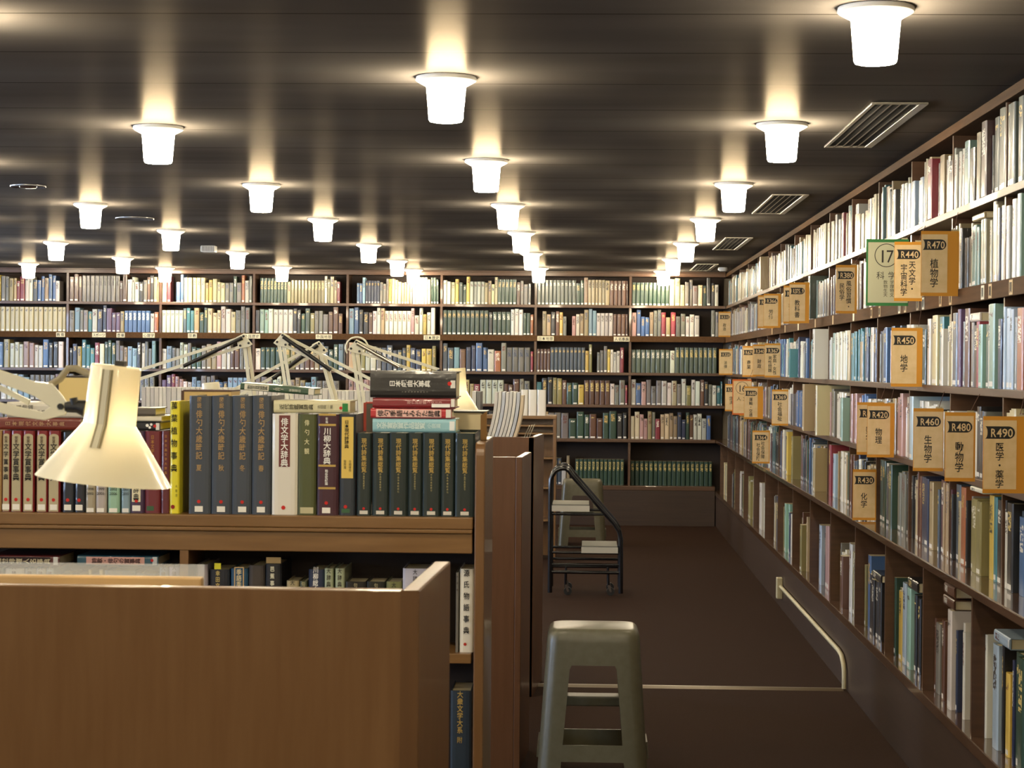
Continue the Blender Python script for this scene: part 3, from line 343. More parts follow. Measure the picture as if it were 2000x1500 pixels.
RW=[(1, 'E', 1, 5.8482, 5.9573, 0.26, 0), (1, 'g', 7, 5.9573, 6.4953, 0.265, 0), (1, 'M', 1, 6.4953, 6.6912, 0.25, 0.012), (1, 'E', 1, 6.6912, 6.7532, 0.235, 0), (1, 'S', 1, 6.7532, 6.8347, 0.19, 0), (1, 'c', 1, 6.8439, 6.9276, 0.225, 0.01), (1, 'W', 3, 6.9465, 7.0717, 0.2, 0), (1, 'N', 1, 7.1612, 7.2736, 0.19, 0), (1, 'E', 1, 7.3049, 7.4985, 0.225, 0.01), (1, 'R', 1, 7.4985, 7.7733, 0.23, 0.01), (1, 'l', 4, 7.7852, 8.0692, 0.185, 0), (1, 'W', 2, 8.1729, 8.3199, 0.2, 0), (1, 'K', 2, 8.3336, 8.5436, 0.19, 0), (1, 'E', 2, 8.6015, 8.8872, 0.225, 0), (1, 'C', 6, 8.9028, 9.3107, 0.22, 0), (1, 'C', 4, 9.345, 9.7957, 0.18, 0), (1, 'T', 1, 9.8337, 10.0678, 0.24, 0.01), (1, 'R', 2, 10.1079, 10.3555, 0.23, 0), (1, 'S', 1, 10.3766, 10.5713, 0.24, 0), (1, 'C', 8, 10.5934, 11.3523, 0.23, 0), (1, 'C', 7, 11.5332, 12.0832, 0.22, 0), (1, 'W', 2, 12.1121, 12.3183, 0.21, 0), (1, 'T', 1, 12.3483, 12.5316, 0.2, 0), (1, 'W', 3, 12.594, 13.1842, 0.2, 0), (1, 'C', 6, 13.2187, 14.2216, 0.21, 0), (1, 'E', 1, 14.3833, 14.6329, 0.24, 0.06), (2, 'W', 3, 5.8482, 5.9922, 0.22, 0), (2, 'c', 1, 5.9992, 6.049, 0.25, 0), (2, 'W', 4, 6.0561, 6.2873, 0.235, 0), (2, 'N', 1, 6.2873, 6.3184, 0.23, 0), (2, 'C', 3, 6.3262, 6.4706, 0.25, 0), (2, 'C', 4, 6.4788, 6.6303, 0.21, 0), (2, 'c', 4, 6.639, 6.7983, 0.2, 0), (2, 'S', 2, 6.8164, 6.9276, 0.18, 0), (2, 'O', 1, 7.1612, 7.2017, 0.2, 0), (2, 'W', 8, 7.2221, 7.8452, 0.2, 0), (2, 'C', 12, 7.8695, 9.1103, 0.21, 0), (2, 'W', 3, 9.1267, 9.4493, 0.22, 0), (2, 'I', 1, 9.467, 9.6103, 0.23, 0), (2, 'I', 2, 9.6285, 9.8528, 0.21, 0), (2, 'E', 2, 9.8912, 10.3344, 0.2, 0), (2, 'S', 8, 10.6601, 11.2515, 0.2, 0), (2, 'G', 1, 11.2515, 11.3778, 0.24, 0.05), (2, 'W', 10, 11.4034, 13.1159, 0.21, 0), (2, 'C', 8, 13.15, 14.6329, 0.21, 0), (3, 'B', 1, 5.8954, 5.9782, 0.21, 0), (3, 'F', 1, 5.9852, 6.0922, 0.225, 0), (3, 'l', 3, 6.0995, 6.2488, 0.225, 0), (3, 'N', 1, 6.2641, 6.3184, 0.2, 0), (3, 'c', 1, 6.3262, 6.4542, 0.262, 0.01), (3, 'W', 1, 6.4624, 6.487, 0.25, 0), (3, 'G', 1, 6.4953, 6.5453, 0.19, 0), (3, 'c', 1, 6.5537, 6.6131, 0.19, 0), (3, 'R', 1, 6.6217, 6.665, 0.2, 0), (3, 'K', 1, 6.6737, 6.7532, 0.19, 0), (3, 'S', 1, 6.7622, 6.8073, 0.2, 0), (3, 'O', 1, 6.8164, 6.9276, 0.245, 0.01), (3, 'P', 1, 6.937, 6.9845, 0.245, 0), (3, 'D', 1, 6.9941, 7.1013, 0.235, 0), (3, 'A', 1, 7.1112, 7.1915, 0.235, 0), (3, 'W', 2, 7.2017, 7.2945, 0.195, 0), (3, 'T', 1, 7.3154, 7.4005, 0.23, 0), (3, 'C', 2, 7.4112, 7.543, 0.235, 0.01), (3, 'W', 2, 7.5542, 7.6795, 0.23, 0), (3, 'G', 2, 7.6911, 7.8452, 0.2, 0), (3, 'W', 5, 7.8573, 8.4724, 0.21, 0), (3, 'D', 1, 8.5008, 8.6015, 0.22, 0), (3, 'B', 1, 8.616, 8.8408, 0.215, 0.01), (3, 'N', 2, 8.8563, 9.0134, 0.215, 0), (3, 'W', 1, 9.0455, 9.2937, 0.225, 0.015), (3, 'D', 1, 9.3278, 9.4143, 0.23, 0), (3, 'E', 1, 9.4318, 9.6103, 0.17, 0.01), (3, 'T', 2, 9.6285, 9.8147, 0.21, 0), (3, 'C', 2, 9.8337, 10.0082, 0.22, 0), (3, 'W', 5, 10.028, 10.3979, 0.22, 0), (3, 'c', 2, 10.4193, 10.6826, 0.23, 0), (3, 'W', 1, 10.7052, 10.8425, 0.25, 0.09), (3, 'B', 3, 11.5859, 11.969, 0.21, 0), (3, 'W', 3, 11.9974, 12.1996, 0.2, 0), (3, 'T', 1, 12.2291, 12.3785, 0.16, 0.06), (3, 'W', 4, 12.4088, 12.9482, 0.2, 0), (4, 'N', 1, 5.8954, 6.0276, 0.215, 0), (4, 'C', 3, 6.0347, 6.2335, 0.22, 0), (4, 'O', 3, 6.2411, 6.5369, 0.19, 0), (4, 'K', 2, 6.5453, 6.665, 0.22, 0), (4, 'W', 6, 6.6737, 7.1814, 0.2, 0), (4, 'C', 3, 7.2017, 7.3049, 0.2, 0), (4, 'K', 2, 7.3154, 7.4112, 0.2, 0), (4, 'W', 5, 7.422, 7.8452, 0.215, 0), (4, 'l', 1, 7.9062, 8.0564, 0.235, 0.01), (4, 'W', 1, 8.0692, 8.186, 0.23, 0), (4, 'I', 2, 8.1992, 8.3336, 0.235, 0.01), (4, 'E', 1, 8.361, 8.5008, 0.22, 0), (4, 'B', 2, 8.5293, 8.6453, 0.2, 0), (4, 'W', 7, 8.6749, 9.5381, 0.21, 0), (4, 'I', 3, 9.5741, 9.7769, 0.22, 0), (4, 'c', 1, 9.7957, 9.8912, 0.2, 0.05), (4, 'W', 5, 10.0082, 10.4193, 0.22, 0), (4, 'S', 2, 10.4407, 10.6155, 0.23, 0), (4, 'C', 1, 10.6378, 10.7734, 0.25, 0.08), (4, 'W', 4, 10.8193, 11.3017, 0.22, 0), (4, 'E', 1, 11.3523, 11.507, 0.25, 0.07), (4, 'B', 5, 12.0545, 12.7525, 0.2, 0), (4, 'W', 6, 12.7847, 14.0245, 0.2, 0), (4, 'S', 6, 14.0635, 15.5317, 0.2, 0), (5, 'B', 1, 5.9314, 6.0361, 0.2, 0.0), (5, 'K', 1, 6.0433, 6.1373, 0.25, 0.01), (5, 'W', 1, 6.1446, 6.1966, 0.2, 0), (5, 'K', 2, 6.2041, 6.3345, 0.23, 0.01), (5, 'T', 1, 6.3423, 6.3898, 0.235, 0), (5, 'Y', 1, 6.3977, 6.4705, 0.235, 0.01), (5, 'D', 1, 6.4787, 6.5116, 0.235, 0), (5, 'A', 3, 6.5199, 6.824, 0.21, 0.01), (5, 'F', 1, 6.8331, 6.9823, 0.235, 0.012), (5, 'D', 1, 6.9918, 7.0887, 0.24, 0), (5, 'M', 1, 7.0985, 7.2597, 0.21, 0.01), (5, 'M', 1, 7.2701, 7.4177, 0.24, 0), (5, 'E', 1, 7.4285, 7.5603, 0.215, 0.01), (5, 'N', 2, 7.5715, 7.8147, 0.215, 0), (5, 'C', 1, 7.8267, 7.9857, 0.2, 0.01), (5, 'S', 4, 8.0997, 8.3651, 0.215, 0), (5, 'G', 1, 8.3927, 8.7077, 0.23, 0.03), (5, 'G', 2, 8.7375, 8.9522, 0.24, 0), (5, 'E', 3, 8.9837, 9.7575, 0.2, 0), (5, 'G', 1, 9.8139, 9.9675, 0.22, 0.01), (5, 'W', 2, 9.9871, 10.1868, 0.22, 0), (5, 'A', 1, 10.2072, 10.2897, 0.2, 0), (5, 'l', 2, 10.3105, 10.4803, 0.2, 0), (5, 'R', 1, 10.5019, 10.6781, 0.23, 0.01), (5, 'N', 1, 10.7005, 10.8372, 0.24, 0), (5, 'E', 1, 10.8603, 10.9774, 0.2, 0.07), (5, 'B', 1, 11.5768, 11.7371, 0.25, 0), (5, 'I', 1, 11.7643, 12.0144, 0.2, 0), (5, 'A', 1, 12.0428, 12.2458, 0.22, 0.05), (5, 'Y', 1, 12.5481, 12.7367, 0.24, 0.04), (5, 'W', 1, 12.9641, 13.3035, 0.24, 0.02), (5, 'K', 5, 13.3735, 14.2754, 0.2, 0), (5, 'G', 3, 14.3562, 15.1259, 0.2, 0), (5, 'K', 5, 15.1711, 17.1735, 0.2, 0), (6, 'G', 2, 5.6045, 5.8734, 0.27, 0.02), (6, 'Y', 1, 5.8876, 5.9448, 0.2, 0.01), (6, 'K', 1, 5.9592, 5.9811, 0.26, 0), (6, 'l', 1, 5.9958, 6.1853, 0.255, 0.02), (6, 'W', 1, 6.201, 6.2485, 0.26, 0), (6, 'W', 1, 6.6935, 6.7677, 0.27, 0.03), (6, 'O', 4, 6.7865, 7.0006, 0.215, 0), (6, 'S', 1, 7.0106, 7.144, 0.2, 0), (6, 'K', 2, 7.4608, 7.565, 0.24, 0), (6, 'c', 1, 7.5767, 7.6842, 0.25, 0.02), (6, 'l', 1, 7.6963, 7.7823, 0.255, 0), (6, 'Y', 1, 7.7948, 7.9603, 0.22, 0), (6, 'G', 1, 7.9733, 8.2851, 0.25, 0.03), (6, 'K', 4, 8.3419, 8.6686, 0.2, 0.03), (6, 'B', 1, 8.684, 8.9556, 0.265, 0.02), (6, 'W', 2, 9.2979, 9.4606, 0.26, 0), (6, 'O', 1, 9.4976, 9.7842, 0.2, 0.08), (6, 'I', 2, 10.2591, 10.4804, 0.26, 0), (6, 'l', 2, 10.503, 10.641, 0.25, 0), (6, 'A', 1, 11.2056, 11.4433, 0.21, 0.08), (6, 'W', 1, 11.2056, 11.2315, 0.2, 0), (6, 'c', 2, 12.252, 12.7679, 0.24, 0), (6, 'N', 2, 12.9382, 13.1486, 0.24, 0), (6, 'W', 2, 14.0232, 14.7936, 0.26, 0), (6, 'A', 3, 15.164, 15.7558, 0.25, 0), (6, 'W', 3, 15.9635, 16.6781, 0.24, 0), (6, 'C', 2, 16.9704, 17.7156, 0.22, 0)]
SIG=[('R470', ['植物学'], 1.1788, 1.3237, 6.9365, 1.7614, 0.23, 1.2716, ''), ('R440', ['天文学・', '宇宙科学'], 1.1893, 1.2973, 7.6, 1.7653, 0.23, 1.2953, ''), ('R450', ['地学'], 1.1912, 1.3201, 7.6667, 1.433, 0.23, 1.2903, ''), ('R410', ['数学'], 1.1852, 1.3031, 8.5686, 1.1249, 0.23, 1.292, ''), ('R420', ['物理'], 1.1947, 1.3092, 8.3238, 1.1253, 0.23, 1.2919, ''), ('R460', ['生物学'], 1.1963, 1.3053, 7.1639, 1.1294, 0.23, 1.3035, ''), ('R480', ['動物学'], 1.1944, 1.2916, 6.5224, 1.13, 0.23, 1.2883, ''), ('R490', ['医学・薬学'], 1.187, 1.3301, 5.8658, 1.1338, 0.23, 1.2861, ''), ('R430', ['化学'], 1.2058, 1.3113, 8.8283, 0.8173, 0.23, 1.3067, ''), ('R380', ['風俗習慣・', '民俗学'], 1.1801, 1.2745, 9.2979, 1.7631, 0.23, 1.2697, ''), ('R375.9', ['教科書'], 1.1426, 1.2556, 11.0633, 1.7552, 0.23, 1.2326, ''), ('R370', ['教育'], 1.186, 1.2822, 11.8108, 1.7687, 0.23, 1.2761, ''), ('R366', ['労働'], 1.1953, 1.3278, 13.2424, 1.7719, 0.23, 1.2932, ''), ('R361', ['社会学'], 1.1935, 1.3053, 13.6562, 1.7763, 0.23, 1.2982, ''), ('R310', ['政治'], 1.201, 1.32, 17.8367, 1.7771, 0.23, 1.3153, ''), ('R320', ['法律'], 1.1847, 1.3059, 17.48, 1.4325, 0.23, 1.3013, ''), ('R670', ['商業'], 1.1625, 1.263, 14.5667, 1.4309, 0.23, 1.2554, ''), ('R340', ['財政'], 1.1986, 1.2994, 14.0968, 1.4376, 0.23, 1.292, ''), ('R367', ['家庭・女性', '男性問題'], 1.2055, 1.3173, 13.2424, 1.4354, 0.23, 1.3138, ''), ('R330', ['経済'], 1.1723, 1.2779, 16.4906, 1.13, 0.23, 1.2736, ''), ('R600', ['産業'], 1.2026, 1.3045, 15.3333, 1.1212, 0.23, 1.2965, ''), ('R680', ['運輸・交通'], 1.1209, 1.2563, 13.873, 1.1362, 0.23, 1.2165, ''), ('R369', ['社会福祉'], 1.1852, 1.2904, 12.4857, 1.1322, 0.23, 1.2872, ''), ('R364', ['社会保障', '社会保険'], 1.1635, 1.286, 13.6562, 0.8309, 0.23, 1.2789, ''), ('17', ['科学'], 1.0893, 1.2536, 7.6589, 1.7485, 0.26, 1.2536, 'G'), ('16', ['人文社会'], 1.0706, 1.2102, 14.3188, 1.1536, 0.26, 1.2102, 'O')]


# ------------------------------------------------------------------ room
ZC = 2.40; ZB = 18.44; XU = 1.314; XL = 1.22; BAY = .896; Y0 = 6.224; XB0 = .399
b = MB(); b.box(-7.3, -7.2, -.12, 1.75, 19.0, 0); struct(b.build('floor', M_CARPET))
b = MB(); b.box(-7.3, -7.2, ZC, 1.75, 19.0, ZC+.1); struct(b.build('ceiling', M_CEIL))
b = MB(); b.box(-7.3, 18.76, 0, 1.75, 18.9, ZC); struct(b.build('wall_back', M_WALL))
b = MB(); b.box(1.62, -7.1, 0, 1.75, 18.76, ZC); struct(b.build('wall_right', M_WALL))
b = MB(); b.box(-7.3, -7.2, 0, 1.62, -7.1, ZC); struct(b.build('wall_front', M_WALL))
b = MB(); ys = [-7.1]+[y for q in WIN for y in q]+[18.76]
b.box(-7.15, -7.1, 0, -7.0, 18.76, .85); b.box(-7.15, -7.1, 2.2, -7.0, 18.76, ZC)
for i in range(0, len(ys), 2): b.box(-7.15, ys[i], .85, -7.0, ys[i+1], 2.2)
struct(b.build('wall_left', M_WALL))
for i, (a, c) in enumerate(WIN):
    b = MB((-7.08, (a+c)/2, .85))
    for y in (a, (a+c)/2-.02, c-.04): b.box(-7.11, y, .85, -7.04, y+.04, 2.2)
    b.box(-7.11, a, .85, -7.04, c, .89); b.box(-7.11, a, 2.16, -7.04, c, 2.2)
    o = struct(b.build('window_%d' % (i+1), M_ALU))
    g = MB((-7.08, (a+c)/2, .85)); g.box(-7.08, a, .87, -7.075, c, 2.18); g.build('window_pane', M_ACRYL, o)
b = MB((.4, 9.12, 0)); b.prism([(-.22, 9.09, 0), (1.21, 9.09, 0), (1.21, 9.12, .008), (-.22, 9.12, .008)], (0, .004, 0)); b.box(-.22, 9.12, 0, 1.21, 9.15, .007)
tag(b.build('floor_strip', M_STRIP, bevel=.002), 'thin metal cable cover strip crossing the brown carpet behind the near stool', 'floor strip')

# ------------------------------------------------------------------ wall bookcases
TOP = EYE+.879; LV = [2.078, 1.788, 1.441, 1.135]
rb = root('wall_bookcase', (1.4, 11, 0), 'long brown built-in bookcase along the right wall, under the ceiling vents', 'bookcase', 'built-in wall bookcases')
OB = (1.4, 11, 0); YA, YB = 3.4, 18.72
def part(name, boxes, m, parent, org, bevel=.002):
    b = MB(org)
    for q in boxes: b.box(*q)
    return b.build(name, m, parent, bevel)
part('back_panel', [(1.585, YA, .02, 1.615, YB, TOP)], M_BACK, rb, OB)
part('top_board', [(XU-.004, YA, TOP-.034, 1.58, YB, TOP)], M_RAIL, rb, OB)
part('cornice', [(XU+.02, YA, TOP, 1.60, YB, ZC-.001)], M_BACK, rb, OB)
for i, z in enumerate(LV):
    if i == 1:
        part('shelf', [(XU+.006, YA, z-.022, 1.58, YB, z)], M_SHELF_Y, rb, OB); lr = part('label_rail', [(XU-.004, YA, z-.056, XU+.005, YB, z-.001)], M_RAIL, rb, OB)
    else: part('shelf', [(XU, YA, z-.026, 1.58, YB, z)], M_SHELF_Y, rb, OB)
part('ledge', [(XL, YA, .784, 1.58, YB, .814)], M_LEDGE, rb, OB, .004)
part('base_shelf', [(XL, YA, .295, 1.58, YB, .335)], M_LEDGE, rb, OB, .003)
part('plinth', [(XL+.006, YA, 0, XL+.03, YB, .295)], M_PLINTH, rb, OB)
k = -3
while Y0+BAY*k < 18.3:
    y = Y0+BAY*k; k += 1
    zs = [TOP-.034]+LV+[.814]
    part('upright', [(XU+.009, y, zs[i+1], 1.58, y+.018, zs[i]-(.0 if i == 0 else (.022 if i == 2 else .026))) for i in range(5)], M_SHELF, rb, OB, 0)
    part('lower_upright', [(XL+.012, y, .335, 1.58, y+.02, .784)], M_SHELF, rb, OB, 0)
bb = root('wall_bookcase', (-2.8, 18.5, 0), 'long brown built-in bookcase across the far back wall, filled with rows of books', 'bookcase', 'built-in wall bookcases')
OB2 = (-2.8, 18.5, 0); XA, XE = -6.98, XU-.008; ZBL = ZB-.095
part('back_panel', [(XA, 18.715, .02, XE, 18.745, TOP)], M_BACK, bb, OB2)
part('top_board', [(XA, ZB-.004, TOP-.034, XE, 18.71, TOP)], M_SHELF, bb, OB2)
part('cornice', [(XA, ZB+.02, TOP, XE, 18.73, ZC-.001)], M_SHELF, bb, OB2)
for i, z in enumerate(LV):
    if i == 1:
        part('shelf', [(XA, ZB+.006, z-.022, XE, 18.71, z)], M_SHELF, bb, OB2); lrb = part('label_rail', [(XA, ZB-.004, z-.056, XE, ZB+.005, z-.001)], M_RAIL, bb, OB2)
    else: part('shelf', [(XA, ZB, z-.026, XE, 18.71, z)], M_SHELF, bb, OB2)
XEL = XL-.002
part('ledge', [(XA, ZBL, .784, XEL, 18.71, .814)], M_SHELF, bb, OB2, .004)
part('base_shelf', [(XA, ZBL, .335, XEL, 18.71, .375)], M_SHELF, bb, OB2, .003)
part('plinth', [(XA, ZBL+.006, 0, XEL, ZBL+.03, .335)], M_PLINTH, bb, OB2)
BAYX = [XB0-BAY*j for j in range(8, -1, -1)]
for x in BAYX:
    zs = [TOP-.034]+LV+[.814]
    part('upright', [(x, ZB+.004, zs[i+1], x+.022, 18.71, zs[i]-(.0 if i == 0 else (.022 if i == 2 else .026))) for i in range(5)], M_SHELF, bb, OB2, 0)
    part('lower_upright', [(x, ZBL+.012, .375, x+.022, 18.71, .784)], M_SHELF, bb, OB2, 0)
# small shelf labels stuck on the label rails
M_LAB = mat('shelf_label_card', 'd8cfb0', .6)
for x, wd, t in [(-5.03, .085, '教育'), (-4.66, .13, 'スポーツ'), (-4.45, .08, '音楽'), (-4.18, .115, '心理学'), (-3.76, .085, '宗教'), (-3.19, .16, '外国歴史'), (-2.5, .155, '外国地理'), (-1.47, .155, '日本歴史'), (-.39, .155, '日本地理'), (.33, .15, '人名事典')]:
    y = ZB-.0052; q = MB(OB2); q.box(x-wd/2, y, LV[1]-.052, x+wd/2, y+.001, LV[1]-.008); lb = q.build('shelf_label', M_LAB, lrb)
    k = Ink(); k.horiz(t, x-OB2[0], LV[1]-.031, wd*.92, .026, 1, y-.0006-OB2[1]); k.build('lettering', M_INK, lb)
for i, y in enumerate([5.75, 6.05, 6.36, 6.48, 7.05, 7.25, 7.62, 7.75, 8.05, 8.2, 8.75, 9.0, 9.6, 10.4, 11.2, 12.1, 12.9, 13.8]):
    q = MB(OB); q.box(XU-.0052, y, LV[1]-.053, XU-.0042, y+.05, LV[1]-.006); lb = q.build('shelf_label', mat('kraft_label', 'b8996a', .6) if i % 3 else M_LAB, lr)
    if i < 12:
        v = MB(OB)
        for j in range(3): v.box(XU-.0062, y+.012+.011*j, LV[1]-.046+.004*(j % 2), XU-.0054, y+.016+.011*j, LV[1]-.014)
        v.build('lettering', M_INK, lb)

# ------------------------------------------------------------------ books on the back wall (too many to count: one object)
RB = {1: ["S4L1Y1S2E2R2W2D1B2E1B2W1", "O3S9O2W3K1S1O1K1E2", "C1R1_1B2C5Y2C3S2G1S1F1W1S1", "_1G8E1A10W1A1E2R1", "_2B2L1N5S3Y1C3E3S1W5C1G2G1", "W2C1Y1G2Y1W4E2C2G5O1S3", "g10G2E1C5E1O5", "G9C3S3C1G1K2W1"],
      2: ["C19", "S1L1S2T1W1N2P3E1B6W1F1", "W5D1T2E1G2C3W2C1S3", "K1c2W1W4K2G2A1S3O3", "L1B1K2O1W1W1E1W6I1W2Y1W2", "G10K1G4W3G2F1", "_1E2K1O1Y1S1_1I1W1E2L2W4O4", "I1B3E1S2R1E1R1S2W3_2S3"],
      3: ["B5E1W3I2W2B1K2W1", "K1N1Y1T3R1W1G3S2E1L2K1W1S2L1", "W1L1S2W2S1G2S1E2I1W2O2S3", "W1G5A2S2O2E1D2G2L1S1", "E1A2W2S1D3D2Y1N2Y2A1", "D2L1O1N2B2W1F1S1S4R1", "O4D9Y1A1_1S3Y1W2W1R1", "g8W1g9"],
      4: ["S4W3L2S5O2", "S3W3N2E2B3S4", "P2R1I2W2L2S3B2N1L4", "S3W2G2E3L2S4", "I5L2S2E3W2S3", "S3E3R1W4O3S2", "T1K2A2O1G2Y1O5W1S2R1", "W1B1I1S3W2C1S1W1A1W2O1K1S1W1T2"],
      5: ["S20", "S20", "E20", "O18", "S10E8", "S8K4O6", "E2S2S1G3O2G2K2", "C2I2E1S1R1C2E2N2G1O1W3B1"],
      6: ["G18", "G18", "G18", "G18", "G18", "G16", "_2D4W1E1_1G12", "G18"]}
RZ = {1: LV[0], 2: LV[1], 3: LV[2], 4: LV[3], 5: .814, 6: .375}
HT = {1: .225, 2: .215, 3: .23, 4: .218, 5: .225, 6: .25}
import re
def yb_tf(x, y, z): return Matrix.Translation((x, y, z))
for row, bays in RB.items():
    for bi, spec in enumerate(bays):
        x0 = (BAYX[1]+BAY*(bi)) - 0 + .026; x1 = x0+BAY-.034
        if bi == 7: x1 = XE-.02 if row < 5 else XEL-.02
        toks = [(c, int(n)) for c, n in re.findall(r'([A-Za-z_])(\d+)', spec)]; tot = sum(n*(1.3 if c == '_' else 1) for c, n in toks)
        unit = (x1-x0)/max(tot, 14); x = x0
        for c, n in toks:
            if c == '_': x += unit*1.3*n; continue
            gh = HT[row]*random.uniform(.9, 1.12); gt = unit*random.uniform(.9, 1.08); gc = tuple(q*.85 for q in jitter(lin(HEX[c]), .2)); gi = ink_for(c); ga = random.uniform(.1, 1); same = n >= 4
            for j in range(n):
                t = (gt if same else unit*random.uniform(.75, 1.2)); h = gh if same else HT[row]*random.uniform(.82, 1.18)
                h = min(h, .272); t = min(t, x1-x)
                if t < .008: continue
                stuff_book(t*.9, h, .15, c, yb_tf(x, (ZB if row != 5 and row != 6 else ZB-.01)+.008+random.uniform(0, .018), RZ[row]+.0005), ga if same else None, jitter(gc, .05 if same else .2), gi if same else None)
                x += t

# ------------------------------------------------------------------ books on the right wall
RNAME = {1: 'top shelf', 2: 'second shelf', 3: 'third shelf', 4: 'fourth shelf', 5: 'ledge', 6: 'bottom shelf'}
ORD = ['nearest', 'second nearest', 'third nearest', 'fourth nearest', 'fifth nearest', 'sixth nearest', 'seventh nearest', 'eighth nearest', 'ninth nearest', 'tenth nearest'] + \
      ['%s nearest' % t for t in ('eleventh twelfth thirteenth fourteenth fifteenth sixteenth seventeenth eighteenth nineteenth twentieth twenty-first twenty-second twenty-third twenty-fourth twenty-fifth twenty-sixth twenty-seventh twenty-eighth twenty-ninth thirtieth').split()]
UPY = [Y0+BAY*k for k in range(-3, 14)]
ROTR = Matrix.Rotation(-math.pi/2, 4, 'Z')
cnt = {}; HREC = []
def right_book(row, code, y_near, t, h, front, d, z, col, ink, alpha):
    HREC.append((row, y_near, y_near+t, h))
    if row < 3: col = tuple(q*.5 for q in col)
    loc = Vector((front, y_near+t, z))      # local x runs towards the camera, spine faces the aisle
    big = front < RX[row]-.03
    if y_near < NEAR_Y or big:
        n = cnt[(row, code)] = cnt.get((row, code), 0)+1
        return make_book(t*.92, h, d, col, ink, alpha, loc, (0, 0, -math.pi/2),
                         '%s %s book on the right wall %s' % (ORD[n-1], WORD[code], RNAME[row]) + (', jutting past its neighbours' if big else ''), 'books on the right wall shelves')
    stuff_book(t*.92, h, d, code, Matrix.Translation(loc) @ ROTR, alpha, col, ink)
NEAR_Y = 7.75
RX = {1: 1.317, 2: 1.317, 3: 1.317, 4: 1.317, 5: 1.322, 6: 1.262}
RZR = {1: LV[0], 2: LV[1], 3: LV[2], 4: LV[3], 5: .814, 6: .335}
def fit(y, t):
    """next free place for a book t thick: (y, t), squeezed or pushed past an upright"""
    for u in UPY:
        if y < u+.024 and y+t > u-.002:
            if u-.003-y >= .012: return y, u-.003-y
            return u+.025, t
    return y, t
PAL = {1: 'CCCWWESCCTOKSE', 2: 'CWCWESWcOSK', 3: 'CWlDESWBTKSN', 4: 'SWKBEDWIOS', 5: 'KDGSENWOK', 6: 'SWAKOCN'}
BH = {1: .225, 2: .215, 3: .235, 4: .225, 5: .245, 6: .29}
def filler(row, y, end, dens=1.0):
    while end-y > .014:
        c = random.choice(PAL[row]); n = random.choice([1, 1, 2, 3, 5]); gh = BH[row]*random.uniform(.85, 1.1); gc = jitter(lin(HEX[c]), .15); gi = ink_for(c)
        for j in range(n):
            t = min(random.uniform(.016, .04), end-y)
            if t < .012: return
            y, t = fit(y, t)
            if y+t > end+.001: return
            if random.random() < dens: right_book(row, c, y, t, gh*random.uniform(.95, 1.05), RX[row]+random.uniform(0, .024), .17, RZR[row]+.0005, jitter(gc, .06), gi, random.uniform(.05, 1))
            y += t
        if random.random() < .05: y += .03
last = {}
HS = {1: 1.0, 2: 1.02, 3: 1.12, 4: 1.09, 5: 1.2, 6: 1.26}
for row, code, n, ya, yb, h, dx in RW:
    h *= HS[row]
    unit = (yb-ya)/n; gc = jitter(lin(HEX[code]), .1); gi = ink_for(code)
    if row in last:
        filler(row, last[row], ya-.001, 1.0 if row < 6 else .45)
    y = max(ya, last.get(row, 0))
    for j in range(n):
        t = unit*(1 if n < 4 or code in 'gCK' else random.uniform(.8, 1.12)); hh = h*(1 if n == 1 else random.uniform(.95, 1.04))
        t = min(t, .085); y, t = fit(y, t)
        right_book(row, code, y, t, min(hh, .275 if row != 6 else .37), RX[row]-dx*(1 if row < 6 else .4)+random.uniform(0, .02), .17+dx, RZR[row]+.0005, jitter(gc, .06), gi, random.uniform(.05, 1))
        y += t
    last[row] = y
for row in range(1, 7): filler(row, last[row]+.01, 18.3, 1.0 if row < 6 else .6)
so = bpy.data.objects.new('distant_books', book_mesh('distant_books', STUFF)); C.objects.link(so)
tag(so, 'many small upright books filling the far shelves of both wall bookcases', 'books', kind='stuff')
# books lying flat on other books of the right wall
def lying_right(y0, L, z, th, d, code, front, label):
    row = [r for r in RZR if RZR[r] <= z+.001]; row = max(row, key=lambda r: RZR[r]); add = .0395 if 'upper of two' in label else 0
    z = RZR[row]+.002+add+max([h for r, a, b_, h in HREC if r == row and b_ > y0-.002 and a < y0+L+.002] or [0])
    lim = {2: 2.05, 3: 1.73, 5: 1.107, 6: .782}.get(row, 9)
    th = min(th, lim-z)
    if th < .012: return None
    o = make_book(th, L, d, jitter(lin(HEX[code])), ink_for(code), random.uniform(.2, .6), (front, y0, z), (math.pi/2, math.pi/2, math.pi/2), label, 'books on the right wall shelves')
    o.matrix_world = Matrix(((0, 1, 0, front), (0, 0, 1, y0), (1, 0, 0, z), (0, 0, 0, 1)))
    return o
lying_right(6.57, .2, LV[1]+.2085, .022, .16, 'E', 1.325, 'beige book lying flat on the mint volumes of the second right-wall shelf')
lying_right(6.63, .17, LV[2]+.2225, .03, .15, 'W', 1.326, 'white-blue thick book lying on red and green books of the third right-wall shelf')
lying_right(6.48, .2, .814+.2635, .04, .2, 'W', 1.31, 'white curled book lying on the three olive volumes of the right-wall ledge')
lying_right(6.70, .2, .335+.283, .035, .17, 'O', 1.262, 'lower of two brown books lying on the brown set of the bottom shelf')
lying_right(6.71, .19, .335+.3185, .038, .17, 'O', 1.265, 'upper of two brown books lying on the brown set of the bottom shelf')
lying_right(8.3, .24, .335+.2635, .032, .19, 'K', 1.255, 'black book lying on the black set of the bottom shelf, beside glossy blue spines')
lying_right(7.42, .22, .335+.331, .04, .19, 'K', 1.26, 'thick black book lying on green and ochre books of the bottom shelf')
lying_right(5.86, .22, .335+.336, .035, .2, 'l', 1.27, 'pale blue book lying on the glossy pale blue volume of the bottom shelf')

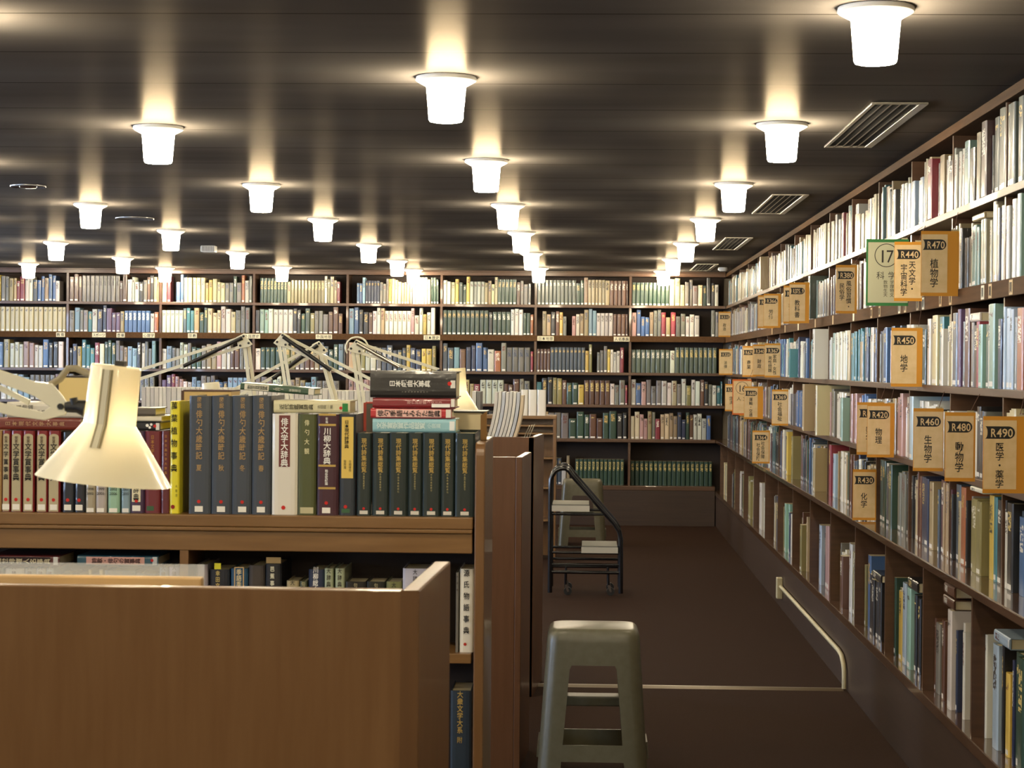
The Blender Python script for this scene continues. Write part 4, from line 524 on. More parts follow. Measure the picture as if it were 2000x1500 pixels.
# ------------------------------------------------------------------ low bookcase in front
FY = 4.50
lc = root('low_bookcase', (-1, FY, 0), 'honey wood low bookcase with books on top, behind the nearest carrel', 'bookcase'); OL = (-1, FY, 0)
XR = -.232; XLc = -2.3
part('top_board', [(XLc, FY, 1.122, XR-.028, FY+.37, 1.15)], M_HONEY, lc, OL, .003)
part('moulding', [(XLc, FY-.004, 1.113, XR-.029, FY+.02, 1.1215)], M_HONEY, lc, OL, .002)
part('apron', [(XLc, FY+.004, 1.066, XR-.029, FY+.022, 1.1125)], M_HONEY, lc, OL, .002)
part('shelf', [(XLc, FY+.012, .809, XR-.03, FY+.36, .832)], M_HONEY, lc, OL)
part('shelf', [(XLc, FY+.012, .477, XR-.03, FY+.36, .5)], M_HONEY, lc, OL)
part('shelf', [(XLc, FY+.012, .1, XR-.03, FY+.36, .124)], M_HONEY, lc, OL)
part('divider', [(-.945, FY+.006, .832, -.925, FY+.2, 1.066), (-.945, FY+.006, .5, -.925, FY+.2, .809)], M_CARREL, lc, OL, 0)
part('back_panel', [(XLc, FY+.2, .0, XR-.03, FY+.212, 1.12)], M_BACK, lc, OL, 0)
b = MB(OL); ep = [(FY-.012, 0), (FY+.37, 0), (FY+.37, 1.325)]+[(FY+.02-.032*math.sin(a), 1.295+.03*math.cos(a)) for a in [i*math.pi/12 for i in range(7)]]
b.prism([(XR, y, z) for y, z in ep], (-.0235, 0, 0)); b.build('end_panel', M_CARREL, lc, .003)
def up_book(q, z, yoff=0.0):
    x, wd, h, d, col, dec, lab, g = q
    o = make_book(wd, h, d, lin(col), (0, 0, 0), 0.0, (x, FY+.022+yoff, z), (0, 0, 0), lab, g)
    decorate(o, dec); return o
for q in FG: up_book((*q, 'books on top of the low bookcase'), 1.1503)
for q in FG2: up_book((*q, 'books on the second shelf of the low bookcase'), .8323, .012)
for q in FG3: up_book((*q, 'books on the lowest visible shelf of the low bookcase'), .5003, .012)
def ly_book(q, g, tilt=0.0, yoff=0.0):
    x, z, th, L, d, col, dec, lab = q
    o = make_book(th, L, d, lin(col), (0, 0, 0), 0.0, (x, FY+.022+yoff, z), (0, -math.pi/2+tilt, 0), lab, g); decorate(o, dec); return o
for i, q in enumerate(LYD):
    q = list(q)
    if q[4] == .12: q[4] = .13
    ly_book(q, 'books lying on top of the low bookcase', 0, .004 if i > 1 else 0)
for q in LY2: ly_book(q, 'books lying on the second shelf', 0, .012)
# thin green and white book leaning across the slate volumes and the cream book
o = make_book(.0165, .175, .13, lin('2c4a34'), (0, 0, 0), 0.0, (-.636, FY+.03, 1.4295), (0, -math.pi/2+math.radians(4), 0), 'thin green and white book tilted on top of the slate volumes', 'books lying on top of the low bookcase')
decorate(o, [('p', .0015, .108, .015, .165, 'd8d2bc'), ('v', '新版文芸用語辞典', .0082, .158, .010, .006, '2a3326', 1), ('p', .001, .001, .0155, .014, 'cfcabb'), ('v', '[近代]', .0082, .098, .009, .006, 'c9c7b2', 0), ('v', '秋葉書店', .0082, .06, .007, .007, 'c9c7b2', 0)])
# slipcases standing behind the front row
def slipcase(name, x0, x1, y0, y1, z0, z1, colr, edge, label):
    b = MB(((x0+x1)/2, (y0+y1)/2, z0)); b.box(x0, y0, z0, x1, y1, z1); o = b.build(name, mat('board_'+colr, colr, .7), bevel=.002); tag(o, label, 'slipcase')
    if edge:
        b = MB(((x0+x1)/2, (y0+y1)/2, z0)); b.box(x0-.004, y0-.001, z0, x0+.003, y1, z1+.001); b.box(x0+.001, y0-.0015, z1-.001, x1, y1, z1+.003); b.build('edge_binding', mat('board_'+edge, edge, .6), o)
    return o
slipcase('book_slipcase', -.985, -.866, 4.72, 4.84, 1.1505, 1.4345, 'c2a468', '4a3020', 'tan slipcase with brown edge standing behind the yellow book')
slipcase('book_slipcase', -1.3, -1.205, 4.74, 4.85, 1.1505, 1.466, 'd0b878', '2a211a', 'cream slipcase with dark top edge behind the knob of the nearest desk lamp')
slipcase('book_slipcase', -.537, -.512, 4.715, 4.75, 1.1505, 1.409, '57514a', '9a3a2c', 'narrow grey box with red top behind the navy gold-label book')
b = MB((-.29, 4.78, 1.1505)); b.box(-.345, 4.72, 1.1505, -.262, 4.84, 1.3465); o = tag(b.build('book_slipcase', mat('board_1c2a24', '1c2a24', .5)), 'dark box standing behind the last green volume', 'slipcase')
b = MB((-.29, 4.78, 1.347)); b.box(-.345, 4.715, 1.347, -.252, 4.84, 1.388); o = tag(b.build('closed_book', M_PAPER), 'cream book block with black cover lying beside the stack near the end post', 'book')
c_ = MB((-.29, 4.78, 1.347)); c_.box(-.35, 4.71, 1.3882, -.241, 4.845, 1.392); c_.build('cover_board', M_BLACKP, o)
b = MB((-.247, 4.6, 1.3252)); b.prism([(-.2495, 4.6, 1.3255), (-.2345, 4.6, 1.3255), (-.2345, 4.6, 1.395), (-.2495, 4.6, 1.385)], (0, .003, 0)); b.box(-.2495, 4.6, 1.3252, -.2345, 4.66, 1.327)
M_BRASS = mat('brown_metal', '7a5a32', .35, metal=.6)
o = tag(b.build('bookend', M_BRASS), 'brown metal bookend plate standing at the end post of the low bookcase', 'bookend')
b = MB((-.247, 4.6, 1.1505)); b.box(-.238, 4.5988, 1.345, -.2365, 4.5998, 1.378); b.build('slot', M_DARK, o)

# ------------------------------------------------------------------ reading carrels
def carrel(label, x1, y0, y1, ztop, dx, x0=-2.2, M_CARREL=M_CARREL):
    org = (-1, y0, 0); r = root('reading_carrel', org, label, 'carrel', 'reading carrels')
    b = MB(org); b.box(x0, y0, 0, x1-.024, y0+.024, ztop); b.build('front_panel', M_CARREL, r, .002)
    b = MB(org); b.prism([(x1-.024, y0, 0), (x1, y0, 0), (x1+dx, y1, 0), (x1+dx-.026, y1, 0)], (0, 0, ztop)); b.build('side_panel', M_CARREL, r, .0025)
    b = MB(org); b.box(x0, y0+.026, .70, x1-.03, y1, .725); b.build('desk_top', M_HONEY, r, .003)
    return r, org
c1, o1 = carrel('nearest honey wood reading carrel, its plain back panel filling the lower front', -.2345, 2.75, 3.16, 1.184, .016)
b = MB(o1); b.box(-.2605, 2.7485, 0, -.2355, 2.7499, 1.184); b.build('edge_trim', noise_mat('trim_wood', '5f4226', '68492b', 6, (9, 9, .8), .32), c1)
b = MB(o1); b.box(-2.2, 2.985, .726, -.592, 3.005, 1.172); b.build('inner_screen', M_PALE, c1, .003)
b = MB(o1); b.box(-2.2, 3.006, .9, -.592, 3.009, 1.19); b.build('clear_screen', M_ACRYL, c1)
carrel('honey wood carrel just behind the low bookcase, seen past its end post', -.234, 7.17, 7.6, 1.165, .022, -2.2, M_CARREL_SHADED)
# magazine rack (third wooden unit)
om = (-1, 8.8, 0); mr = root('magazine_rack', om, 'honey wood rack holding white magazines, behind the second carrel', 'magazine rack')
b = MB(om); b.box(-2.6, 8.8, 0, -.234, 8.824, 1.178); b.build('front_panel', M_CARREL_SHADED, mr, .002)
b = MB(om); b.prism([(-.26, 8.8, 0), (-.234, 8.8, 0), (-.2, 9.28, 0), (-.226, 9.28, 0)], (0, 0, 1.178)); b.build('side_panel', M_CARREL_SHADED, mr, .002)
b = MB(om); b.box(-2.6, 8.826, 1.12, -.27, 9.28, 1.145); b.build('shelf', M_HONEY, mr)
b = MB(om); b.box(-2.6, 9.26, 0, -.235, 9.28, 1.118); b.build('back_panel', M_CARREL_SHADED, mr)
def magazine(x, t, h, d, y, z, col, bend, label, group, n=8):
    b = MB((x, y, z)); vs = []; fs = []
    for i in range(n+1):
        s_ = i/n; dx = -bend*(1-s_)**2; zz = z+h*s_
        vs += [(x+dx, y, zz), (x+t+dx, y, zz), (x+t+dx, y+d, zz), (x+dx, y+d, zz)]
    for i in range(n):
        for k in range(4): a = i*4+k; c = i*4+(k+1) % 4; fs.append((a, c, c+4, a+4))
    fs += [(3, 2, 1, 0), tuple(4*n+k for k in range(4))]; b.add(vs, fs)
    o = b.build('magazine', mat('magazine_'+col, col, .6), bevel=0); tag(o, label, 'magazine', group); return o
x = -2.04; random.seed(11)
MCOL = ['c9c2b2', 'bfb8aa', 'd3ccbc', 'b5afa6', 'cdc4ae']
while x < -.955:
    t = random.uniform(.016, .026)
    magazine(x, t*.9, .243 if x < -1.2 else .235, .2, 8.86, 1.1455, random.choice(MCOL[:4]), 0, 'white magazine upright in the left half of the magazine rack, behind slate volumes', 'white magazines in the left of the rack', 1); x += t
magazine(x+.005, .03, .25, .2, 8.86, 1.1455, '3c7a48', 0, 'green-backed magazine among white ones, just right of a lamp post', 'green magazine', 1); x += .04
while x < -.56:
    t = random.uniform(.016, .028)
    magazine(x, t*.9, .24, .2, 8.86, 1.1455, random.choice(MCOL), 0, 'off-white magazine upright in the rack, between the green one and the black dictionary', 'off-white magazines right of the green one', 1); x += t
x = -.52
for i in range(10):
    if i == 2: x += .062
    t = .016 if i > 1 else .02; cl = ['c9c5bc', '6d6a66', 'c2beb6', 'd0cbc0', 'b9bcc4', 'cbc7c0', 'c3c0bb', 'd2cec4', 'b7bac2', 'c9b79a'][i]
    magazine(x+.0, t*.86, .238-.002*(i % 3)-(.018 if i == 9 else 0), .2, 8.86, 1.1455, cl, .045 if i > 1 else 0, 'curving %s magazine in the rack, %s from its right end' % (['white', 'dark grey', 'white', 'white', 'blue-grey', 'white', 'white', 'white', 'blue-grey', 'tan'][i], ['tenth', 'ninth', 'eighth', 'seventh', 'sixth', 'fifth', 'fourth', 'third', 'second', 'first'][i]), 'curving magazines at the right of the rack'); x += t+.0008
for i in range(3):
    b = MB((-.275+.012*i, 9.0, 1.1455)); xx = -.286+.012*i
    b.prism([(xx-.012, 9.0, 1.1455), (xx-.009, 9.0, 1.1455), (xx+.024, 9.0, 1.222+.004*i), (xx+.021, 9.0, 1.222+.004*i)], (0, .12, 0))
    tag(b.build('leaflet', mat('magazine_d3ccbc', 'd3ccbc', .6)), '%s of three white leaflets leaning at the right end of the magazine rack' % ['left', 'middle', 'right'][i], 'leaflet', 'leaflets in the rack')
# far card cabinet with three white volumes on it
oc = (-.6, 15.0, 0); cb = root('open_cabinet', oc, 'far honey wood cabinet with narrow shelves carrying three white volumes', 'cabinet')
for xx in (-1.2, -.55, -.253):
    b = MB(oc); b.box(xx, 15.0, 0, xx+.024, 15.4, 1.09); b.build('post', M_CARREL, cb, .002)
b = MB(oc); b.box(-1.2, 14.99, 1.09, -.229, 15.4, 1.114); b.build('top_board', M_HONEY, cb, .002)
for z in (1.03, .97, .78, .55, .3):
    b = MB(oc); b.box(-1.175, 15.005, z, -.254, 15.38, z+.014); b.build('shelf', M_HONEY, cb)
b = MB(oc); b.box(-1.175, 15.2, .02, -.254, 15.21, 1.088); b.build('back_panel', M_CARREL, cb)
for i, (xa, xb) in enumerate([(-.503, -.448), (-.445, -.381), (-.377, -.31)]):
    o = make_book(xb-xa-.003, .2, .14, lin('e2dccd'), lin('8d877b'), 0, (xa, 15.05, 1.1145), (0, 0, 0), '%s of three thick white volumes on the far wooden cabinet' % ['left', 'middle', 'right'][i], 'white volumes on the far cabinet')

# ------------------------------------------------------------------ desk lamps
def lamp_head(r, org, cx, cy, cz, rc, hc, rb_, hb, tilt, lit=True, slots=False):
    """cylinder cap over a flared cone, leaning by tilt in XZ; cz is the top"""
    b = MB(); b.lathe([(.002, cz), (rc*.96, cz), (rc, cz-.004), (rc*1.04, cz-hc)], cx, cy, 40, True, False); b.lathe([(rc*1.04, cz-hc), (rb_, cz-hc-hb)], cx, cy, 40, False, False); b.lathe([(rb_, cz-hc-hb), (rb_-.002, cz-hc-hb+.0005)], cx, cy, 40, False, False)
    rot = Matrix.Translation((cx, cy, cz-hc/2)) @ Matrix.Rotation(tilt, 4, 'Y') @ Matrix.Translation((-cx, -cy, -(cz-hc/2)))
    b.v = [(rot @ v)-Vector(org) for v in b.v]; sh = b.build('lamp_shade', M_SHADE, r)
    g = MB(); g.lathe([(.002, cz-hc*.6), (rc*.5, cz-hc*.7), (rc*.75, cz-hc-hb*.35), (rc*.45, cz-hc-hb*.62), (.002, cz-hc-hb*.7)], cx, cy, 16)
    g.v = [(rot @ v)-Vector(org) for v in g.v]; g.build('bulb', M_BULB if lit else M_PAPER, sh)
    if slots:
        for dx, wd, m_, yy in ((-.0028, .008, mat('rib_enamel', 'cfc8ae', .3), -.004), (-.0085, .0035, mat('rib_groove', '8d8262', .6), -.0015), (.0042, .003, mat('rib_groove', '8d8262', .6), -.0015)):
            k = MB()
            pts = [(cx+dx-wd/2, z, r_) for z, r_ in ((cz-.006, rc), (cz-hc, rc*1.04), (cz-hc-.034, rc*1.04+(rb_-rc*1.04)*.034/hb))]
            vs = []
            for x_, z_, r_ in pts: vs += [(x_, cy-r_-yy*-1, z_), (x_+wd, cy-r_-yy*-1, z_), (x_+wd, cy-r_+.012, z_), (x_, cy-r_+.012, z_)]
            k.add(vs, [(i*4+j, i*4+(j+1) % 4, i*4+4+(j+1) % 4, i*4+4+j) for i in range(2) for j in range(4)]+[(0, 1, 2, 3), (8, 9, 10, 11)])
            k.v = [(rot @ v)-Vector(org) for v in k.v]; k.build('shade_rib', m_, sh)
        k = MB(); k.box(cx-.0, cy-.01, cz, cx+.014, cy+.008, cz+.008); k.v = [(rot @ v)-Vector(org) for v in k.v]; k.build('switch', M_BLACKP, sh)
    return sh
def xz(px, py, Y): return (px, Y, py)
# nearest lamp: head over the first carrel, arm coming in from the left
YL = 2.9; ol = (-1.35, YL+.0, .726)
r = root('desk_lamp', ol, 'large cream desk lamp with conical shade in front of the books, arm from the left', 'desk lamp', 'cream jointed desk lamps')
lamp_head(r, ol, -.711, YL, 1.499, .0375, .088, .1015, .086, math.radians(6.0), True, True)
b = MB(ol); b.prism([(x, YL-.004, z) for x, z in [(-1.3, 1.70), (-1.3, 1.655), (-.885, 1.472), (-.83, 1.452), (-.806, 1.436), (-.817, 1.428), (-.86, 1.437), (-.89, 1.444), (-.89, 1.428), (-.86, 1.421), (-.815, 1.416), (-.783, 1.424), (-.777, 1.436), (-.785, 1.45), (-.803, 1.471), (-.83, 1.474), (-.885, 1.492)]], (0, .006, 0)); b.build('arm_bracket', M_WHITE, r, .001)
b = MB(ol); b.bar((-1.3, YL+.014, 1.66), (-.842, YL+.014, 1.442), .008, .006); b.build('arm_bar', M_WHITE, r)
b = MB(ol); b.tube([(-.783, YL, 1.436), (-.765, YL, 1.437), (-.752, YL, 1.434)], [.008, .010, .013]); b.tube([(-.77, YL-.004, 1.45), (-.768, YL-.004, 1.44)], .006); b.build('tilt_knob', M_BLACKP, r)
b = MB(ol); b.tube([(-.789, YL-.009, 1.437), (-.789, YL+.006, 1.437)], .0045, 12); b.build('pivot_bolt', M_BLACKP, r)
b = MB(ol); b.tube([(-.835, YL+.02, 1.462), (-.813, YL+.02, 1.468), (-.797, YL+.02, 1.478), (-.785, YL+.02, 1.494), (-.772, YL+.02, 1.494), (-.755, YL+.02, 1.486), (-.742, YL+.015, 1.485)], .0055); b.build('power_cord', mat('beige_cord', '8f8468', .5), r)
b = MB(ol); b.bar((-1.3, YL, 1.68), (-1.35, YL, .76), .018, .012); b.build('lower_arm', M_WHITE, r)
b = MB(ol); b.lathe([(.05, .726), (.05, .735), (.02, .75), (.012, .78)], -1.35, YL); b.build('base', M_WHITE, r)
def jointed(label, Y, elbow, low, upper, head, knee=.05, spring=M_BLACKP, ring=False, desk=.726, lit=True):
    """elbow, low, upper: (x, z) points; two parallel bars each"""
    org = (low[0], Y, desk); r = root('desk_lamp', org, label, 'desk lamp', 'cream jointed desk lamps')
    ex, ez = elbow; lx, lz = low; ux, uz = upper
    s_ = 1 if ux > ex else -1
    for k, off in enumerate((0, .027)):
        b = MB(org); b.bar((ex-s_*off*.6+(.0), Y+.008*k, ez-.01-.012*k), (lx-s_*off*.6, Y+.008*k, lz), .0125, .006); b.build('lower_bar', M_WHITE, r)
        b = MB(org); b.bar((ex+s_*.012, Y-.01, ez+.012-.034*k), (ux, Y-.01, uz+.012-.034*k), .0115, .006); b.build('upper_bar', M_WHITE, r)
    b = MB(org); b.prism([(ex-s_*.035, Y-.016, ez-.012), (ex+s_*.0, Y-.016, ez+.028), (ex+s_*.028, Y-.016, ez+.014), (ex+s_*.02, Y-.016, ez-.03), (ex-s_*.02, Y-.016, ez-.022)], (0, .004, 0)); b.build('elbow_plate', M_WHITE, r, .001)
    for q in ((ex, ez+.018), (ex+s_*.012, ez-.018), (ex-s_*.02, ez-.008)):
        b = MB(org); b.tube([(q[0], Y-.02, q[1]), (q[0], Y-.01, q[1])], .0045, 10); b.build('pivot_bolt', M_BLACKP, r)
    mx, mz = ex+(ux-ex)*.52, ez+(uz-ez)*.52
    b = MB(org); b.tube([(ex+s_*.004, Y-.024, ez+.012), (mx, Y-.024, mz-.026)], .0075, 10); b.build('spring', spring, r)
    if ring:
        b = MB(org); b.tube([(ex+.0+.043*math.cos(a)*1.0, Y, ez-.005+.042*math.sin(a)) for a in [math.pi*(-.08+i*1.25/16) for i in range(17)]], .0035, 8); b.build('handle_ring', M_WHITE, r)
    b = MB(org); b.tube([(lx, Y, desk), (lx, Y, lz+.005)], .012, 12); b.lathe([(.05, desk), (.05, desk+.012), (.015, desk+.03)], lx, Y); b.build('base', M_WHITE, r)
    b = MB(org); b.tube([(ux, Y-.01, uz+.012), (ux, Y-.01, uz-.022), (head[0], Y, uz-.02)], .008, 8); b.build('tilt_knob', M_BLACKP, r)
    lamp_head(r, org, head[0], Y, head[1], .034, .09, .098, .11, head[2], lit)
    return r
jointed('cream jointed desk lamp behind the slate volumes, arm reaching down to the left', 7.38, (-1.3058, 1.5876), (-1.2249, .95), (-1.7422, 1.449), (-1.8073, 1.4348, -0.1), lit=False)
jointed('cream jointed desk lamp with black spring, arm reaching down to the black dictionary', 7.34, (-1.1504, 1.5923), (-1.0482, .95), (-0.7945, 1.4246), (-0.7165, 1.3904, 0.1), lit=False)
jointed('cream desk lamp with a ring handle at its elbow, shade beside the black dictionary', 7.46, (-0.8838, 1.5704), (-0.7962, .95), (-0.565, 1.4726), (-0.4962, 1.4909, -0.05), spring=M_ALU, ring=True)
jointed('farthest cream jointed desk lamp, arm reaching left to a small tilted head', 7.54, (-1.0392, 1.5639), (-0.8653, .95), (-1.3829, 1.3814), (-1.4596, 1.4267, -0.12), lit=False)

# ------------------------------------------------------------------ plastic step stools
def stool(cx, yf, label, group):
    """moulded stool, front face at y=yf on the floor; four legs, top, cross bars"""
    H = .55; org = (cx, yf+.17, 0); r = root('plastic_stool', org, label, 'stool', group)
    ow = lambda z: .084+(.113-.084)*(.42-z)/.345
    zl = [0, .035, .075, .135, .2, .28, .36, .405, .42, .46, .50, .525, .54, .548, .55]
    def ring(z):
        s_ = 1-z/H; hw = .166+.036*s_; hd = .135+.035*s_; rc = .045
        k = max(0, (z-.515)/.035); ins = .022*(1-math.sqrt(max(0, 1-k*k))); hw -= ins; hd -= ins
        pts = []; o = ow(min(z, .42)); od = o*.75
        if .405 <= z <= .42: o -= .006*(z-.405)/.015
        for sx, sy, a0 in ((1, 1, 0), (-1, 1, 90), (-1, -1, 180), (1, -1, 270)):
            ccx, ccy = sx*(hw-rc), sy*(hd-rc); arc = [(ccx+rc*math.cos(math.radians(a0+i*22.5)), ccy+rc*math.sin(math.radians(a0+i*22.5))) for i in range(5)]
            pre = {0: (hw, od), 90: (-o, hd), 180: (-hw, -od), 270: (o, -hd)}[a0]; post = {0: (o, hd), 90: (-hw, od), 180: (-o, -hd), 270: (hw, -od)}[a0]
            pts += [pre]+arc+[post]
        return pts
    R = [ring(z) for z in zl]; n = 28
    V = [Vector((p[0], p[1], z)) for z, g in zip(zl, R) for p in g]
    groups = {'seat': []}
    for i in range(len(zl)-1):
        z0 = zl[i]
        for k in range(n):
            gap = k % 7 == 6; f = (i*n+k, i*n+(k+1) % n, (i+1)*n+(k+1) % n, (i+1)*n+k)
            if z0 >= .42: groups['seat'].append(f)
            elif gap:
                if .075 <= z0 < .135: groups.setdefault('crossbar%d' % (k//7), []).append(f)
            else: groups.setdefault('leg%d' % (k//7), []).append(f)
    groups['seat'].append(tuple((len(zl)-1)*n+k for k in range(n)))
    for g, fs in groups.items():
        b = MB(); b.add(V, fs, True); o = b.build(re.sub(r'\d', '', g), M_STOOL, r)
        bm = bmesh.new(); bm.from_mesh(o.data); bmesh.ops.delete(bm, geom=[v for v in bm.verts if not v.link_faces], context='VERTS'); bm.to_mesh(o.data); bm.free()
        so_ = o.modifiers.new('wall', 'SOLIDIFY'); so_.thickness = .007; so_.offset = -1; es = o.modifiers.new('split', 'EDGE_SPLIT'); es.split_angle = .75
    b = MB(); b.box(-.165, .075, .235, .165, .163, .272); b.build('step', M_STOOL, r, .006)
    return r
stool(.034, 7.0, 'grey plastic stool nearest the camera, standing beside the carrels', 'grey plastic stools')
stool(-.025, 16.2, 'grey plastic stool further down the aisle, behind the black rolling step ladder', 'grey plastic stools')

# ------------------------------------------------------------------ rolling step ladder
og = (0, 12.9, 0); st = root('rolling_steps', og, 'black tubular rolling step ladder standing on the carpet in the aisle', 'step ladder')
arc = [(-.226+.0, .02), (-.227, .3), (-.228, .66)]+[(-.148-.08*math.cos(a), .735+.098*math.sin(a)) for a in [i*math.pi*.5/7 for i in range(1, 8)]]+[(-.128, .832), (-.105, .815), (-.085, .785), (.19, .475), (.222, .425), (.234, .375), (.236, .02)]
for y in (12.7, 13.08):
    b = MB(og); b.tube([(x, y, z) for x, z in arc], .0155, 12); b.build('side_frame', M_BLACK, st)
    for z in (.535, .283, .205, .155):
        b = MB(og); xr = .236 if z < .4 else .137
        b.tube([(-.227, y, z), (xr, y, z)], .009 if z > .2 else .011, 10); b.build('rail', M_BLACK, st)
for xa, xb, z in ((-.215, .025, .555), (-.02, .212, .285)):
    b = MB(og); b.box(xa, 12.685, z, xb, 13.06, z+.006); b.box(xa, 12.69, z+.006, xb, 13.055, z+.045); t_ = b.build('tread', mat('ribbed_grey_rubber', '6e6a5e', .6), st, .002)
    b = MB(og); b.box(xa-.003, 12.68, z-.002, xb+.003, 12.6845, z+.036); b.build('edge_strip', mat('white_edge_metal', 'cfcabb', .3, metal=.5), t_)
for x in (-.125, .155):
    for y in (12.74, 13.02):
        b = MB(og); b.tube([(x, y, .155), (x, y, .06)], .008, 8); cs = b.build('caster', M_BLACK, st)
        b = MB(og); b.tube([(x+.015, y-.011, .027), (x+.015, y+.011, .027)], .0265, 16); b.build('wheel', M_BLACKP, cs)
        b = MB(og); b.prism([(x-.006, y-.014, .07), (x+.012, y-.014, .07), (x+.025, y-.014, .025), (x+.012, y-.014, .02)], (0, .003, 0)); b.build('fork', M_CHROME, cs)

# ------------------------------------------------------------------ cable duct on the plinth
od = (1.21, 12.1, 0); du = root('cable_duct', od, 'cream cable duct running along the foot of the right wall bookcase', 'cable duct')
b = MB(od); b.box(1.19, 12.08, .07, 1.2255, 12.15, .2); b.build('socket_box', M_CREAMTUBE, du, .004)
b = MB(od); b.tube([(1.212, 12.09, .148), (1.212, 9.32, .158), (1.212, 9.2, .15), (1.212, 9.13, .12), (1.212, 9.105, .09), (1.212, 9.1, .01)], .011, 12); b.build('tube', M_CREAMTUBE, du)

# ------------------------------------------------------------------ ceiling lamps, vents and discs
COLS = [(.71, 'rightmost row', [-2.1, .2, 2.55, 4.87, 7.19, 9.53, 11.78, 14.1, 16.2, 18.22]), (-.445, 'second row from the right', [-3.3, -.95, 1.4, 3.72, 6.06, 8.5, 10.83, 13.07, 15.45, 17.8]), (-1.635, 'third row from the right', [-2.0, .3, 2.65, 4.98, 7.35, 9.7, 11.98, 14.5, 16.7, 18.25]),
        (-2.82, 'fourth row from the right', [-.8, 1.5, 3.9, 6.3, 8.65, 10.95, 13.09, 15.6, 17.9]), (-3.98, 'fifth row from the right', [5.1, 7.4, 9.7, 12.1, 14.45, 16.55, 18.22]), (-5.1, 'leftmost visible row', [6.3, 10.9, 13.2, 15.4, 17.6]), (-6.3, 'row beyond the leftmost visible one', [5.0, 9.7, 14.3])]
VIS = [4.8, 6.0, 7.3, 10.9, 14.4, 17.5, 99]
ORDL = ['nearest', 'second', 'third', 'fourth', 'fifth', 'sixth', 'seventh']
proto = None
for ci, (x, nm, ysl) in enumerate(COLS):
    n = 0
    for y in ysl:
        seen = y >= VIS[ci]
        lab = ('lit white ceiling lamp, %s lamp of the %s' % (ORDL[n] if n else 'nearest visible', nm)) if seen else 'lit white ceiling lamp overhead, outside the photo above the camera'
        if seen: n += 1
        if proto is None:
            proto = root('ceiling_lamp', (x, y, ZC), lab, 'ceiling lamp', 'ceiling lamps' if seen else 'ceiling lamps overhead'); org = (x, y, ZC)
            b = MB(org); b.lathe([(.094, ZC-.0005), (.096, ZC-.010), (.092, ZC-.014), (.068, ZC-.027)], x, y, 28); fl = b.build('rim', M_FLANGE, proto)
            b = MB(org); b.lathe([(.0625, ZC-.0265), (.0615, ZC-.035), (.0535, ZC-.132), (.050, ZC-.138), (.044, ZC-.1395)], x, y, 20); sh = b.build('glass_shade', M_LAMP, proto); sh.data.materials.append(M_LAMPB)
            for p_ in sh.data.polygons:
                if p_.normal.z < -.8: p_.material_index = 1
            kids = (fl, sh)
        else:
            q = proto.copy(); C.objects.link(q); q.location = (x, y, ZC); q['label'] = lab
            q['group'] = 'ceiling lamps' if seen else 'ceiling lamps overhead'
            for kk in kids: c_ = kk.copy(); C.objects.link(c_); c_.parent = q
for i, (ya, yb) in enumerate([(6.59, 7.9), (10.1, 11.35), (13.48, 14.86), (16.98, 18.15)]):
    xa, xb = .95, 1.14; org = ((xa+xb)/2, (ya+yb)/2, ZC); r = root('ceiling_vent', org, '%s slotted metal air vent in the ceiling beside the right wall bookcase' % ['nearest', 'second', 'third', 'farthest'][i], 'vent', 'ceiling vents')
    b = MB(org); z0 = ZC-.008
    b.box(xa, ya, z0, xa+.014, yb, ZC-.0005); b.box(xb-.03, ya, z0, xb, yb, ZC-.0005); b.box(xa+.014, ya, z0, xb-.03, ya+.014, ZC-.0005); b.box(xa+.014, yb-.014, z0, xb-.03, yb, ZC-.0005); b.build('frame', M_ALU, r, .001)
    b = MB(org); b.box(xa+.013, ya+.013, ZC-.0012, xb-.029, yb-.013, ZC-.0004); b.build('dark_opening', M_DARK, r)
    for k in range(4):
        xx = xa+.036+.030*k; b = MB(org); b.prism([(xx, ya+.014, z0+.001), (xx+.005, ya+.014, z0+.001), (xx+.012, ya+.014, ZC-.002), (xx+.007, ya+.014, ZC-.002)], (0, yb-ya-.028, 0)); b.build('slat', M_ALU, r)
def disc_fix(x, y, r_, label, inner=True):
    org = (x, y, ZC); b = MB(org); b.lathe([(r_, ZC-.0005), (r_, ZC-.006), (r_*.94, ZC-.009), (r_*.9, ZC-.004), (r_*.1, ZC-.004)], x, y, 32); o = tag(b.build('ceiling_speaker', mat('grey_metal', '9a9a9c', .3, metal=.7)), label, 'ceiling speaker')
    if inner: b = MB(org); b.lathe([(r_*.5, ZC-.0045), (r_*.45, ZC-.012), (r_*.1, ZC-.014)], x, y, 24); b.build('centre_cap', M_CHROME, o)
disc_fix(-2.86, 9.85, .09, 'round grey speaker disc in the ceiling, the nearer of two')
disc_fix(-2.82, 12.03, .12, 'wide thin round speaker disc in the ceiling, the farther of two', False)
b = MB((-2.9, 14.85, ZC)); b.box(-2.96, 14.8, ZC-.05, -2.85, 14.9, ZC-.0005); o = tag(b.build('ceiling_box', mat('white_plastic', 'd8d6d2', .4), bevel=.006), 'small white box with a ribbed face fixed to the ceiling', 'ceiling box')
for k in range(8):
    q = MB((-2.9, 14.85, ZC)); q.box(-2.953+.0125*k, 14.797, ZC-.044, -2.947+.0125*k, 14.7995, ZC-.006); q.build('rib', mat('grey_plastic_rib', '8d8b88', .5), o)
b = MB((1.2, 17.6, ZC)); b.lathe([(.04, ZC-.0005), (.045, ZC-.02), (.03, ZC-.035)], 1.22, 17.6); tag(b.build('smoke_detector', mat('white_plastic', 'd8d6d2', .4)), 'small round smoke detector on the ceiling near the far right corner', 'smoke detector')

